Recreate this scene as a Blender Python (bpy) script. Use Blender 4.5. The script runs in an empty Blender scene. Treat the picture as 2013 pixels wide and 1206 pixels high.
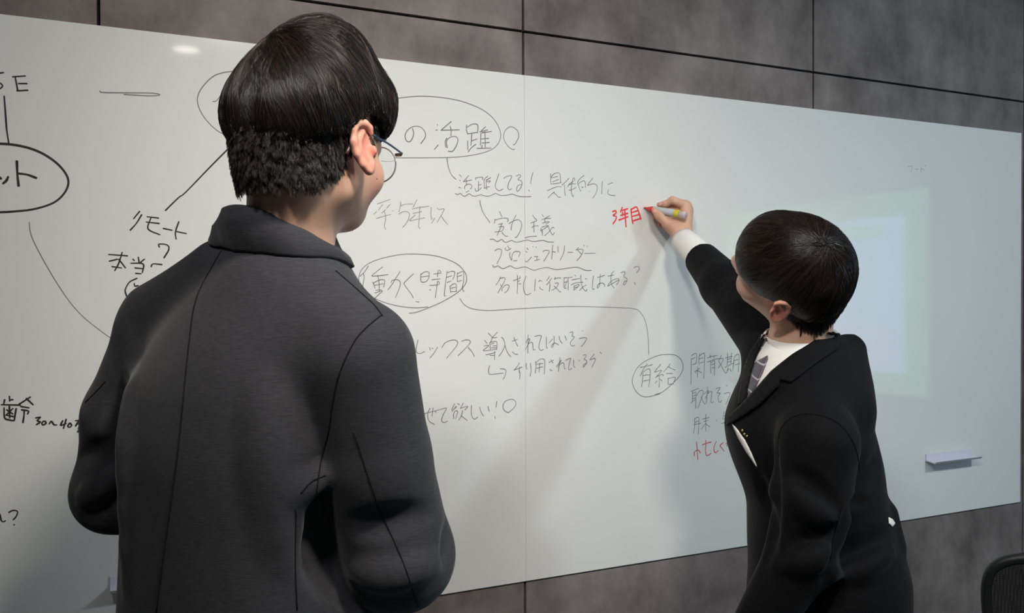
import bpy, math, random
import numpy as np
from mathutils import Vector, Matrix, geometry
from mathutils.bvhtree import BVHTree

random.seed(7)
RNG = np.random.default_rng(7)
SC = bpy.context.scene
COL = SC.collection

# ------------------------------------------------------------------ camera
W_PX, H_PX = 2013, 1206
F_PX = 1737.03
YAW, PITCH, ROLL = 0.447596, -0.012547, -0.0038018
CAM = np.array([-0.93352, -1.87816, 1.41976])


def cam_axes():
    f = np.array([math.sin(YAW) * math.cos(PITCH), math.cos(YAW) * math.cos(PITCH), math.sin(PITCH)])
    r = np.array([math.cos(YAW), -math.sin(YAW), 0.0])
    u = np.cross(r, f)
    r2 = r * math.cos(ROLL) + u * math.sin(ROLL)
    u2 = u * math.cos(ROLL) - r * math.sin(ROLL)
    return r2, u2, f


CR, CU, CF = cam_axes()
RH = np.array([math.cos(YAW), -math.sin(YAW), 0.0])      # horizontal: across the view
FH = np.array([math.sin(YAW), math.cos(YAW), 0.0])       # horizontal: away from the camera
UP = np.array([0.0, 0.0, 1.0])

cd = bpy.data.cameras.new('camera')
cd.sensor_fit = 'HORIZONTAL'
cd.sensor_width = 36.0
cd.lens = 36.0 * F_PX / W_PX
cd.clip_start = 0.02
cam = bpy.data.objects.new('camera', cd)
COL.objects.link(cam)
M = Matrix.Identity(4)
for i in range(3):
    M[i][0] = CR[i]; M[i][1] = CU[i]; M[i][2] = -CF[i]; M[i][3] = CAM[i]
cam.matrix_world = M
SC.camera = cam

# ------------------------------------------------------------------ light
SC.view_settings.view_transform = 'Standard'
SC.view_settings.look = 'None'
SC.view_settings.exposure = 0.0
SC.view_settings.gamma = 1.0
SC.view_settings.use_curve_mapping = False

wd = bpy.data.worlds.new('room_ambience')
wd.use_nodes = True
wd.node_tree.nodes['Background'].inputs[0].default_value = (0.80, 0.88, 1.0, 1)
wd.node_tree.nodes['Background'].inputs[1].default_value = 0.02
SC.world = wd


def area(name, loc, target, power, size, color, shape='DISK', size_y=None, spread=math.pi):
    d = bpy.data.lights.new(name, 'AREA')
    d.shape = shape
    d.size = size
    if size_y:
        d.size_y = size_y
    d.energy = power
    d.color = color
    d.spread = spread
    o = bpy.data.objects.new(name, d)
    COL.objects.link(o)
    o.location = loc
    v = Vector(target) - Vector(loc)
    o.rotation_euler = v.to_track_quat('-Z', 'Y').to_euler()
    return o


CEIL = 2.62
WARM = (1.0, 0.93, 0.84)
NEUT = (1.0, 0.97, 0.93)
COOL = (0.84, 0.96, 1.0)
area('ceiling_lamp', (-0.50, -2.62, CEIL - 0.02), (-0.50, -2.62, 0), 0.45, 0.12, WARM)
area('ceiling_lamp_centre', (-0.42, -1.84, CEIL - 0.02), (-0.38, 0.0, 1.12), 11.8, 0.26, WARM, spread=1.55)
area('ceiling_lamp_middle', (0.60, -1.86, CEIL - 0.02), (0.60, -1.1, 0), 4.5, 0.26, COOL)
area('ceiling_lamp_right', (1.45, -1.80, CEIL - 0.02), (1.3, -1.1, 0), 25, 0.26, COOL)
area('fill_light_left', (-1.25, -1.86, CEIL - 0.02), (0.50, 0.0, 1.00), 5.4, 0.26, NEUT, spread=1.15)  # added fill, no real fixture: softens the arm shadow and lifts the cheek


# ------------------------------------------------------------------ small helpers
def at(px, py, Z):
    """World point seen at pixel (px, py) at depth Z along the view axis."""
    return CAM + Z * (CF + CR * ((px - W_PX / 2) / F_PX) - CU * ((py - H_PX / 2) / F_PX))


def ray(px, py):
    d = CF + CR * ((px - W_PX / 2) / F_PX) - CU * ((py - H_PX / 2) / F_PX)
    return d


def onwall(px, py, y=0.0):
    d = ray(px, py)
    t = (y - CAM[1]) / d[1]
    return CAM + d * t


def nrm(v):
    v = np.asarray(v, float)
    return v / np.linalg.norm(v)


def srgb(r, g, b):
    def c(x):
        x /= 255.0
        return x / 12.92 if x <= 0.04045 else ((x + 0.055) / 1.055) ** 2.4
    return (c(r), c(g), c(b), 1.0)


def new_mat(name):
    m = bpy.data.materials.new(name)
    m.use_nodes = True
    nt = m.node_tree
    return m, nt, nt.nodes['Principled BSDF']


def plain(name, col, rough=0.5, spec=0.5, metal=0.0, **kw):
    m, nt, b = new_mat(name)
    b.inputs['Base Color'].default_value = col if len(col) == 4 else (*col, 1)
    b.inputs['Roughness'].default_value = rough
    b.inputs['Specular IOR Level'].default_value = spec
    b.inputs['Metallic'].default_value = metal
    for k, v in kw.items():
        b.inputs[k].default_value = v
    return m


def node(nt, typ, **props):
    n = nt.nodes.new(typ)
    for k, v in props.items():
        setattr(n, k, v)
    return n


def noise_col(nt, scale, detail, c0, c1, p0=0.3, p1=0.7, coord='Object', stretch=(1, 1, 1), rough=0.5):
    tc = node(nt, 'ShaderNodeTexCoord')
    mp = node(nt, 'ShaderNodeMapping')
    mp.inputs['Scale'].default_value = stretch
    nz = node(nt, 'ShaderNodeTexNoise')
    nz.inputs['Scale'].default_value = scale
    nz.inputs['Detail'].default_value = detail
    nz.inputs['Roughness'].default_value = rough
    rp = node(nt, 'ShaderNodeValToRGB')
    rp.color_ramp.elements[0].position = p0
    rp.color_ramp.elements[1].position = p1
    rp.color_ramp.elements[0].color = c0
    rp.color_ramp.elements[1].color = c1
    nt.links.new(tc.outputs[coord], mp.inputs[0])
    nt.links.new(mp.outputs[0], nz.inputs['Vector'])
    nt.links.new(nz.outputs['Fac'], rp.inputs[0])
    return rp, nz


def mesh_np(name, V, F, mat=None, parent=None, smooth=True, mats=None, midx=None):
    """Mesh object from a vertex array and an array of quads or triangles (or a list of either)."""
    V = np.asarray(V, np.float32)
    groups = F if isinstance(F, list) else [F]
    groups = [np.asarray(g, np.int32) for g in groups if len(g)]
    me = bpy.data.meshes.new(name)
    me.vertices.add(len(V))
    me.vertices.foreach_set('co', V.ravel())
    nl = sum(g.size for g in groups)
    npoly = sum(len(g) for g in groups)
    me.loops.add(nl)
    me.loops.foreach_set('vertex_index', np.concatenate([g.ravel() for g in groups]))
    me.polygons.add(npoly)
    tot = np.concatenate([np.full(len(g), g.shape[1], np.int32) for g in groups])
    start = np.concatenate([[0], np.cumsum(tot)[:-1]]).astype(np.int32)
    me.polygons.foreach_set('loop_start', start)
    me.polygons.foreach_set('loop_total', tot)
    me.polygons.foreach_set('use_smooth', np.full(npoly, smooth, bool))
    if midx is not None:
        me.polygons.foreach_set('material_index', np.asarray(midx, np.int32))
    me.update(calc_edges=True)
    me.validate()
    for m in (mats or ([mat] if mat else [])):
        me.materials.append(m)
    o = bpy.data.objects.new(name, me)
    COL.objects.link(o)
    if parent is not None:
        o.parent = parent
        o.matrix_parent_inverse = Matrix.Translation(parent.location).inverted() if parent.type == 'EMPTY' else Matrix.Identity(4)
    return o


def tag(o, label=None, cat=None, group=None, kind=None):
    for k, v in (('label', label), ('category', cat), ('group', group), ('kind', kind)):
        if v:
            o[k] = v
    return o


def empty(name, loc):
    o = bpy.data.objects.new(name, None)
    o.empty_display_size = 0.1
    COL.objects.link(o)
    o.location = loc
    return o


class MB:
    """Collects pieces (vertices, quads, triangles) into one mesh."""
    def __init__(s):
        s.v = []; s.q = []; s.t = []; s.n = 0; s.qm = []; s.tm = []

    def add(s, V, Q=None, T=None, m=0):
        V = np.asarray(V, float)
        s.v.append(V)
        if Q is not None and len(Q):
            s.q.append(np.asarray(Q, int) + s.n); s.qm += [m] * len(Q)
        if T is not None and len(T):
            s.t.append(np.asarray(T, int) + s.n); s.tm += [m] * len(T)
        s.n += len(V)

    def box(s, lo, hi, m=0, R=None, o=None):
        lo = np.minimum(lo, hi); hi = np.maximum(lo, hi)
        V = np.array([[x, y, z] for x in (lo[0], hi[0]) for y in (lo[1], hi[1]) for z in (lo[2], hi[2])], float)
        if R is not None:
            V = V @ np.asarray(R).T
        if o is not None:
            V = V + o
        Q = [[0, 1, 3, 2], [4, 6, 7, 5], [0, 4, 5, 1], [2, 3, 7, 6], [0, 2, 6, 4], [1, 5, 7, 3]]
        s.add(V, Q, m=m)

    def tube(s, P, r, n=10, closed=False, m=0, flat=None):
        """Round tube along the points P; r may be an array; flat = (axis, factor) squashes the section."""
        P = np.asarray(P, float)
        k = len(P)
        r = np.broadcast_to(np.asarray(r, float), (k,))
        if closed:
            T = np.roll(P, -1, 0) - np.roll(P, 1, 0)
        else:
            T = np.gradient(P, axis=0)
        T = T / (np.linalg.norm(T, axis=1)[:, None] + 1e-12)
        a = np.array([0, 0, 1.0]) if abs(T[0][2]) < 0.9 else np.array([1.0, 0, 0])
        N = np.zeros_like(P)
        N[0] = nrm(np.cross(T[0], a))
        for i in range(1, k):
            v = N[i - 1] - T[i] * (N[i - 1] @ T[i])
            N[i] = v / (np.linalg.norm(v) + 1e-12)
        B = np.cross(T, N)
        th = np.linspace(0, 2 * math.pi, n, endpoint=False)
        off = N[:, None, :] * np.cos(th)[None, :, None] + B[:, None, :] * np.sin(th)[None, :, None]
        if flat is not None:
            ax = nrm(flat[0])
            off = off - (off @ ax)[..., None] * ax * (1 - flat[1])
        V = (P[:, None, :] + r[:, None, None] * off).reshape(-1, 3)
        Q = []
        for i in range(k if closed else k - 1):
            i2 = (i + 1) % k
            for j in range(n):
                j2 = (j + 1) % n
                Q.append([i * n + j, i * n + j2, i2 * n + j2, i2 * n + j])
        T_ = []
        if not closed:
            c0 = len(V); V = np.vstack([V, P[0], P[-1]])
            for j in range(n):
                j2 = (j + 1) % n
                T_.append([c0, j2, j]); T_.append([c0 + 1, (k - 1) * n + j, (k - 1) * n + j2])
        s.add(V, Q, T_, m=m)

    def lathe(s, p0, ax, prof, n=24, m=0):
        """Surface of revolution: prof = [(distance along ax, radius)...]."""
        ax = nrm(ax)
        P = np.array([np.asarray(p0) + ax * t for t, _ in prof])
        a = np.array([0, 0, 1.0]) if abs(ax[2]) < 0.9 else np.array([1.0, 0, 0])
        N = nrm(np.cross(ax, a)); B = np.cross(ax, N)
        th = np.linspace(0, 2 * math.pi, n, endpoint=False)
        ring = N[None] * np.cos(th)[:, None] + B[None] * np.sin(th)[:, None]
        V = np.concatenate([P[i] + ring * max(prof[i][1], 1e-5) for i in range(len(prof))])
        Q = [[i * n + j, i * n + (j + 1) % n, (i + 1) * n + (j + 1) % n, (i + 1) * n + j]
             for i in range(len(prof) - 1) for j in range(n)]
        s.add(V, Q, m=m)

    def build(s, name, mat=None, parent=None, smooth=True, mats=None):
        V = np.concatenate(s.v)
        F = []
        mi = []
        if s.q:
            F.append(np.concatenate(s.q)); mi += s.qm
        if s.t:
            F.append(np.concatenate(s.t)); mi += s.tm
        return mesh_np(name, V, F, mat, parent, smooth, mats, mi if mats else None)


def catmull(P, per=6):
    P = np.asarray(P, float)
    if len(P) < 3:
        return P
    E = np.vstack([2 * P[0] - P[1], P, 2 * P[-1] - P[-2]])
    out = []
    for i in range(1, len(E) - 2):
        p0, p1, p2, p3 = E[i - 1], E[i], E[i + 1], E[i + 2]
        for t in np.linspace(0, 1, per, endpoint=False):
            out.append(0.5 * ((2 * p1) + (-p0 + p2) * t + (2 * p0 - 5 * p1 + 4 * p2 - p3) * t * t
                              + (-p0 + 3 * p1 - 3 * p2 + p3) * t ** 3))
    out.append(P[-1])
    return np.array(out)


def add_bevel(o, w, seg=2):
    md = o.modifiers.new('bevel', 'BEVEL')
    md.width = w; md.segments = seg; md.limit_method = 'ANGLE'
    return o


# ------------------------------------------------------------------ implicit body modelling
class Prim:
    def __init__(s, fn, lo, hi, k=0.0, op='u'):
        s.fn, s.lo, s.hi, s.k, s.op = fn, np.asarray(lo, float), np.asarray(hi, float), k, op


def cap(p0, p1, r0, r1=None, k=0.01, op='u', flat=None):
    """Tapered capsule; flat=(axis, factor) makes the section elliptical (thinner by factor along axis)."""
    p0 = np.asarray(p0, float); p1 = np.asarray(p1, float)
    r1 = r0 if r1 is None else r1
    d = p1 - p0; dd = max(d @ d, 1e-12)
    if flat is not None:
        ax = nrm(flat[0]); inv = 1.0 / flat[1]

    def fn(X, Y, Z):
        x, y, z = X - p0[0], Y - p0[1], Z - p0[2]
        t = np.clip((x * d[0] + y * d[1] + z * d[2]) / dd, 0, 1)
        x = x - t * d[0]; y = y - t * d[1]; z = z - t * d[2]
        if flat is not None:
            w = (x * ax[0] + y * ax[1] + z * ax[2]) * (inv - 1)
            x = x + w * ax[0]; y = y + w * ax[1]; z = z + w * ax[2]
        return np.sqrt(x * x + y * y + z * z) - (r0 + (r1 - r0) * t)
    m = max(r0, r1)
    return Prim(fn, np.minimum(p0, p1) - m, np.maximum(p0, p1) + m, k, op)


def ell(c, rad, R=None, k=0.01, op='u'):
    c = np.asarray(c, float); rad = np.asarray(rad, float)
    R = np.eye(3) if R is None else np.asarray(R)

    def fn(X, Y, Z):
        x, y, z = X - c[0], Y - c[1], Z - c[2]
        a = (x * R[0, 0] + y * R[1, 0] + z * R[2, 0]) / rad[0]
        b = (x * R[0, 1] + y * R[1, 1] + z * R[2, 1]) / rad[1]
        e = (x * R[0, 2] + y * R[1, 2] + z * R[2, 2]) / rad[2]
        k0 = np.sqrt(a * a + b * b + e * e) + 1e-9
        k1 = np.sqrt((a / rad[0]) ** 2 + (b / rad[1]) ** 2 + (e / rad[2]) ** 2) + 1e-9
        return k0 * (k0 - 1) / k1
    m = rad.max()
    return Prim(fn, c - m, c + m, k, op)


def chain(pts, rads, k=0.01, op='u', flat=None):
    pts = [np.asarray(p, float) for p in pts]
    return [cap(pts[i], pts[i + 1], rads[i], rads[i + 1], k, op, flat) for i in range(len(pts) - 1)]


def loft(o, R, secs, k=0.02, op='u', grow=0.0):
    """Stack of superelliptic sections along local z: secs rows are (z, cx, cy, half width, half depth, exponent)."""
    o = np.asarray(o, float); R = np.asarray(R)
    S = np.array(sorted(secs), float)
    zz = np.linspace(S[0, 0], S[-1, 0], 160)
    tab = np.stack([np.interp(zz, S[:, 0], S[:, i]) for i in range(1, 6)], 1)
    ker = np.ones(11) / 11
    for i in range(5):
        tab[:, i] = np.convolve(np.pad(tab[:, i], 5, mode='edge'), ker, 'valid')
    z0, z1 = S[0, 0], S[-1, 0]

    def fn(X, Y, Z):
        x, y, z = X - o[0], Y - o[1], Z - o[2]
        lx = x * R[0, 0] + y * R[1, 0] + z * R[2, 0]
        ly = x * R[0, 1] + y * R[1, 1] + z * R[2, 1]
        lz = x * R[0, 2] + y * R[1, 2] + z * R[2, 2]
        cx, cy, a, b, n = [np.interp(lz, zz, tab[:, i]) for i in range(5)]
        a = a + grow; b = b + grow
        q = (np.abs((lx - cx) / a) ** n + np.abs((ly - cy) / b) ** n + 1e-12) ** (1 / n)
        d = (q - 1) * np.minimum(a, b)
        return np.maximum(d, np.maximum(lz - z1, z0 - lz))
    m = np.abs(S[:, 3:5]).max() + np.abs(S[:, 1:3]).max() + abs(grow)
    P = np.array([o + R @ np.array([sx * m, sy * m, z]) for sx in (-1, 1) for sy in (-1, 1) for z in (z0, z1)])
    return Prim(fn, P.min(0), P.max(0), k, op)


def smin(a, b, k):
    if k <= 0:
        return np.minimum(a, b)
    h = np.maximum(k - np.abs(a - b), 0) / k
    return np.minimum(a, b) - h * h * k * 0.25


def eval_prims(prims, P):
    d = np.full(len(P), 1.0)
    for p in prims:
        v = p.fn(P[:, 0], P[:, 1], P[:, 2])
        d = smin(d, v, p.k) if p.op == 'u' else -smin(-d, v, p.k)
    return d


def axis(*segs):
    """Grid axis with different steps: segs = (lo, hi, step) merged; the finest step wins."""
    lo = min(s[0] for s in segs); hi = max(s[1] for s in segs)
    out = [lo]
    while out[-1] < hi:
        x = out[-1]
        st = min([s[2] for s in segs if s[0] - 1e-9 <= x < s[1]] or [0.012])
        nxt = [s[0] for s in segs if x + 1e-6 < s[0] < x + st and s[2] < st]
        out.append(min(nxt) if nxt else x + st)
    return np.array(out)


def surface(prims, xs, ys, zs, relax=1):
    F = np.full((len(xs), len(ys), len(zs)), 1.0, np.float32)
    for p in prims:
        mg = p.k + 0.03
        i0, i1 = np.searchsorted(xs, [p.lo[0] - mg, p.hi[0] + mg])
        j0, j1 = np.searchsorted(ys, [p.lo[1] - mg, p.hi[1] + mg])
        k0, k1 = np.searchsorted(zs, [p.lo[2] - mg, p.hi[2] + mg])
        if i1 <= i0 or j1 <= j0 or k1 <= k0:
            continue
        v = p.fn(xs[i0:i1, None, None], ys[None, j0:j1, None], zs[None, None, k0:k1]).astype(np.float32)
        sub = F[i0:i1, j0:j1, k0:k1]
        F[i0:i1, j0:j1, k0:k1] = smin(sub, v, p.k) if p.op == 'u' else -smin(-sub, v, p.k)
    S = F < 0
    cnt = np.zeros(tuple(n - 1 for n in F.shape), np.int8)
    for a in (0, 1):
        for b in (0, 1):
            for c in (0, 1):
                cnt += S[a:S.shape[0] - 1 + a, b:S.shape[1] - 1 + b, c:S.shape[2] - 1 + c]
    I, J, K = np.nonzero((cnt > 0) & (cnt < 8))
    idx = np.full(cnt.shape, -1, np.int32)
    idx[I, J, K] = np.arange(len(I))
    acc = np.zeros((len(I), 3)); num = np.zeros(len(I))
    corners = [(a, b, c) for a in (0, 1) for b in (0, 1) for c in (0, 1)]
    val = {c: F[I + c[0], J + c[1], K + c[2]] for c in corners}
    for c in corners:
        for ax in range(3):
            if c[ax] == 0:
                e = list(c); e[ax] = 1; e = tuple(e)
                va, vb = val[c], val[e]
                m = (va < 0) != (vb < 0)
                t = np.where(m, va / np.where(m, va - vb, 1), 0)
                pos = np.tile(np.array(c, float), (len(I), 1))
                pos[:, ax] = t
                acc[m] += pos[m]; num[m] += 1
    acc /= num[:, None]
    V = np.stack([xs[I] + acc[:, 0] * (xs[I + 1] - xs[I]), ys[J] + acc[:, 1] * (ys[J + 1] - ys[J]),
                  zs[K] + acc[:, 2] * (zs[K + 1] - zs[K])], 1)
    Q = []
    a, b, c = np.nonzero(S[:-1, 1:-1, 1:-1] != S[1:, 1:-1, 1:-1]); b += 1; c += 1
    q = np.stack([idx[a, b - 1, c - 1], idx[a, b, c - 1], idx[a, b, c], idx[a, b - 1, c]], 1)
    fl = ~S[a, b, c]; q[fl] = q[fl][:, ::-1]; Q.append(q)
    a, b, c = np.nonzero(S[1:-1, :-1, 1:-1] != S[1:-1, 1:, 1:-1]); a += 1; c += 1
    q = np.stack([idx[a - 1, b, c - 1], idx[a - 1, b, c], idx[a, b, c], idx[a, b, c - 1]], 1)
    fl = ~S[a, b, c]; q[fl] = q[fl][:, ::-1]; Q.append(q)
    a, b, c = np.nonzero(S[1:-1, 1:-1, :-1] != S[1:-1, 1:-1, 1:]); a += 1; b += 1
    q = np.stack([idx[a - 1, b - 1, c], idx[a, b - 1, c], idx[a, b, c], idx[a - 1, b, c]], 1)
    fl = ~S[a, b, c]; q[fl] = q[fl][:, ::-1]; Q.append(q)
    Q = np.concatenate(Q)
    for _ in range(relax):
        A = np.zeros_like(V); n = np.zeros(len(V))
        for s in range(4):
            np.add.at(A, Q[:, s], V[Q[:, (s + 1) % 4]]); np.add.at(n, Q[:, s], 1)
            np.add.at(A, Q[:, s], V[Q[:, (s + 3) % 4]]); np.add.at(n, Q[:, s], 1)
        V = V * 0.5 + 0.5 * A / n[:, None]
    return V, Q


def bvh(V, Q):
    return BVHTree.FromPolygons([tuple(v) for v in V], [tuple(q) for q in Q])


def hit(tree, px, py):
    """Where the view ray of a pixel first meets a surface."""
    d = Vector(ray(px, py)).normalized()
    h = tree.ray_cast(Vector(CAM), d)
    if h[0] is None:
        return None, None
    n = np.array(h[1])
    if n @ np.array(d) > 0:
        n = -n
    return np.array(h[0]), n


def drape_line(tree, pts, per=8, lift=0.0005):
    P = catmull(pts, per)
    out = []
    for p in P:
        h, n = hit(tree, *p)
        if h is not None:
            out.append(h + n * lift)
    return np.array(out)


def drape_patch(tree, poly, step=4.0, lift=0.003, thick=0.003):
    """Cloth cut to an outline and laid on a body surface: returns vertices and triangles of a thin slab."""
    P = np.asarray(poly, float)
    n = len(P)
    B = []
    for i in range(n):
        a, b = P[i], P[(i + 1) % n]
        m = max(1, int(np.linalg.norm(b - a) / step))
        for t in range(m):
            B.append(a + (b - a) * t / m)
    nb = len(B)
    lo, hi = P.min(0), P.max(0)
    inner = []
    for x in np.arange(lo[0], hi[0], step):
        for y in np.arange(lo[1], hi[1], step):
            c = False
            for i in range(n):
                a, b = P[i], P[(i + 1) % n]
                if (a[1] > y) != (b[1] > y) and x < (b[0] - a[0]) * (y - a[1]) / (b[1] - a[1]) + a[0]:
                    c = not c
            if c and min(np.linalg.norm(np.array(B) - (x, y), axis=1)) > step * 0.5:
                inner.append((x, y))
    pts = [Vector(p) for p in B] + [Vector(p) for p in inner]
    res = geometry.delaunay_2d_cdt(pts, [], [list(range(nb))], 1, 1e-4)
    pv, pf = [np.array(v) for v in res[0]], [list(f) for f in res[2] if len(f) == 3]
    H = [hit(tree, *p) for p in pv]
    zs = [(h[0] - CAM) @ CF for h in H if h[0] is not None]
    zm = float(np.median(zs))
    top = []; nor = []
    for p, (h, nn) in zip(pv, H):
        if h is None:
            q = at(p[0], p[1], zm)
            loc, nn, _, _ = tree.find_nearest(Vector(q))
            d = ray(*p); h = CAM + d * ((np.array(loc) - CAM) @ CF); nn = -CF
        top.append(h); nor.append(nn)
    top = np.array(top); nor = np.array(nor)
    A = np.zeros_like(nor); c = np.zeros(len(nor))
    for _ in range(3):
        A[:] = 0; c[:] = 0
        for f in pf:
            for i in range(3):
                A[f[i]] += nor[f[(i + 1) % 3]] + nor[f[(i + 2) % 3]]; c[f[i]] += 2
        nor = nor + A / np.maximum(c, 1)[:, None]
        nor /= np.linalg.norm(nor, axis=1)[:, None] + 1e-9
    out = top + nor * (lift + thick); inn = top + nor * lift
    N = len(pv)
    T = []
    for f in pf:
        a, b, c_ = out[f[0]], out[f[1]], out[f[2]]
        f = f if np.cross(b - a, c_ - a) @ nor[f[0]] > 0 else f[::-1]
        T.append(f); T.append([i + N for i in f[::-1]])
    cntE = {}
    for f in T[::2]:
        for i in range(3):
            cntE[(f[i], f[(i + 1) % 3])] = 1
    Q = [[a, a + N, b + N, b] for (a, b) in cntE if (b, a) not in cntE]
    return np.vstack([out, inn]), Q, T


# ------------------------------------------------------------------ materials
def mat_wall():
    m, nt, b = new_mat('stone_laminate')
    rp, nz = noise_col(nt, 5.0, 8, srgb(88, 79, 78), srgb(148, 138, 136), 0.30, 0.72, rough=0.66, stretch=(1, 1, 0.7))
    rp2, _ = noise_col(nt, 14, 6, (0.75, 0.73, 0.72, 1), (1.12, 1.12, 1.12, 1), 0.3, 0.7, rough=0.6)
    mx = node(nt, 'ShaderNodeMix', data_type='RGBA', blend_type='MULTIPLY')
    mx.inputs[0].default_value = 0.6
    nt.links.new(rp.outputs[0], mx.inputs[6]); nt.links.new(rp2.outputs[0], mx.inputs[7])
    nt.links.new(mx.outputs[2], b.inputs['Base Color'])
    b.inputs['Roughness'].default_value = 0.62
    b.inputs['Specular IOR Level'].default_value = 0.3
    return m


def mat_board():
    m, nt, b = new_mat('glossy_whiteboard')
    b.inputs['Base Color'].default_value = srgb(228, 228, 226)
    b.inputs['Roughness'].default_value = 0.05
    b.inputs['Specular IOR Level'].default_value = 0.5
    return m


def mat_cloth(name, c0, c1, stretch, scale, bump=0.15, sheen=0.2, rough=0.85):
    m, nt, b = new_mat(name)
    rp, nz = noise_col(nt, scale, 4, c0, c1, 0.3, 0.72, stretch=stretch)
    nt.links.new(rp.outputs[0], b.inputs['Base Color'])
    b.inputs['Roughness'].default_value = rough
    b.inputs['Specular IOR Level'].default_value = 0.12
    b.inputs['Sheen Weight'].default_value = sheen
    b.inputs['Sheen Roughness'].default_value = 0.4
    bp = node(nt, 'ShaderNodeBump')
    bp.inputs['Strength'].default_value = bump
    bp.inputs['Distance'].default_value = 0.001
    nt.links.new(nz.outputs['Fac'], bp.inputs['Height'])
    nt.links.new(bp.outputs[0], b.inputs['Normal'])
    return m


def mat_skin():
    m, nt, b = new_mat('skin')
    rp, nz = noise_col(nt, 30, 4, srgb(204, 158, 134), srgb(219, 176, 151), 0.3, 0.7)
    at_ = node(nt, 'ShaderNodeAttribute', attribute_name='blush')
    mx = node(nt, 'ShaderNodeMix', data_type='RGBA')
    mx.inputs[7].default_value = srgb(214, 128, 112)
    nt.links.new(at_.outputs['Fac'], mx.inputs[0])
    nt.links.new(rp.outputs[0], mx.inputs[6])
    nt.links.new(mx.outputs[2], b.inputs['Base Color'])
    b.inputs['Roughness'].default_value = 0.52
    b.inputs['Specular IOR Level'].default_value = 0.35
    b.inputs['Subsurface Weight'].default_value = 0.12
    b.inputs['Subsurface Radius'].default_value = (0.012, 0.005, 0.003)
    b.inputs['Subsurface Scale'].default_value = 0.5
    return m


def mat_hair():
    m, nt, b = new_mat('black_hair')
    at_ = node(nt, 'ShaderNodeAttribute', attribute_name='tone')
    rp = node(nt, 'ShaderNodeValToRGB')
    rp.color_ramp.elements[0].color = srgb(13, 12, 12)
    rp.color_ramp.elements[1].color = srgb(66, 48, 38)
    nt.links.new(at_.outputs['Fac'], rp.inputs[0])
    nt.links.new(rp.outputs[0], b.inputs['Base Color'])
    b.inputs['Roughness'].default_value = 0.30
    b.inputs['Specular IOR Level'].default_value = 0.5
    return m


MAT = dict(
    wall=mat_wall(), board=mat_board(), skin=mat_skin(), hair=mat_hair(),
    joint=plain('dark_joint', srgb(34, 31, 31), 0.8, 0.2),
    board_edge=plain('board_edge', srgb(196, 196, 194), 0.5),
    ink_grey=plain('grey_ink', srgb(122, 121, 120), 0.6, 0.3),
    ink_faint=plain('faint_ink', srgb(158, 154, 150), 0.6, 0.3),
    ink_black=plain('black_ink', srgb(44, 40, 40), 0.6, 0.3),
    ink_red=plain('red_ink', srgb(232, 66, 66), 0.6, 0.3),
    ink_dimred=plain('thin_red_ink', srgb(206, 92, 94), 0.6, 0.3),
    grey_suit=mat_cloth('grey_heather_jersey', srgb(47, 47, 51), srgb(66, 66, 70), (14, 14, 260), 7.0, 0.12, 0.12),
    black_suit=mat_cloth('black_wool', srgb(9, 9, 12), srgb(15, 15, 18), (1, 1, 1), 400, 0.08, 0.03, 0.8),
    seam=plain('dark_seam_thread', srgb(30, 29, 31), 0.9, 0.1),  # thread darker than the jersey around it
    seam_black=plain('black_seam_thread', srgb(12, 12, 14), 0.9, 0.1),
    shirt=plain('white_shirt_cotton', srgb(228, 226, 222), 0.8, 0.2),
    trousers=mat_cloth('dark_trouser_wool', srgb(24, 24, 28), srgb(34, 34, 38), (1, 1, 1), 300, 0.05, 0.1),
    shoe=plain('black_leather', srgb(20, 19, 19), 0.35, 0.5),
    white_plastic=plain('white_plastic', srgb(222, 220, 228), 0.45, 0.4),
    tray=plain('pale_tray_plastic', srgb(214, 210, 224), 0.45, 0.4),
    floor=None,
)


def mat_floor():
    m, nt, b = new_mat('grey_carpet')
    rp, nz = noise_col(nt, 120, 4, srgb(108, 107, 108), srgb(142, 140, 140), 0.3, 0.7)
    nt.links.new(rp.outputs[0], b.inputs['Base Color'])
    b.inputs['Roughness'].default_value = 0.95
    return m


MAT['floor'] = mat_floor()
MAT['hair_base'] = plain('hair_underlayer', srgb(16, 14, 14), 0.9, 0.1)
MAT['ceiling'] = plain('ceiling_paint', srgb(205, 203, 200), 0.9, 0.2)
MAT['paint'] = plain('wall_paint', srgb(196, 193, 188), 0.9, 0.2)

# ------------------------------------------------------------------ room shell
X0, X1, Y0 = -2.73, 2.64, -4.3
HJ = 2.0443
VJ = [0.91 * k for k in range(-3, 3)]
mb = MB()
mb.box((X0, 0.012, 0), (X1, 0.10, CEIL), m=1)
g = 0.0032
for i in range(len(VJ)):
    xa = VJ[i]; xb = VJ[i + 1] if i + 1 < len(VJ) else X1
    for za, zb in ((0.0, HJ), (HJ, CEIL)):
        mb.box((max(xa + g, X0), 0.0, za + (g if za else 0)), (min(xb - g, X1), 0.0125, zb - (g if zb == HJ else 0)), m=0)
o = mb.build('wall_back', mats=[MAT['wall'], MAT['joint']], smooth=False)
tag(o, kind='structure')


def slab(name, lo, hi, mat):
    b = MB(); b.box(lo, hi)
    return tag(b.build(name, mat, smooth=False), kind='structure')


slab('floor', (X0 - 0.1, Y0 - 0.1, -0.08), (X1 + 0.1, 0.10, 0.0), MAT['floor'])
slab('ceiling', (X0 - 0.1, Y0 - 0.1, CEIL), (X1 + 0.1, 0.10, CEIL + 0.08), MAT['ceiling'])
slab('wall_left', (X0 - 0.1, Y0, 0), (X0, 0.10, CEIL), plain('bounce_dimming_grey', srgb(92, 88, 86), 0.9, 0.2))  # unseen wall, darkened to cut the bounce onto the left board
slab('wall_right', (X1, Y0, 0), (X1 + 0.1, 0.10, CEIL), MAT['paint'])
slab('wall_front', (X0 - 0.1, Y0 - 0.1, 0), (X1 + 0.1, Y0, CEIL), MAT['paint'])

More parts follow.
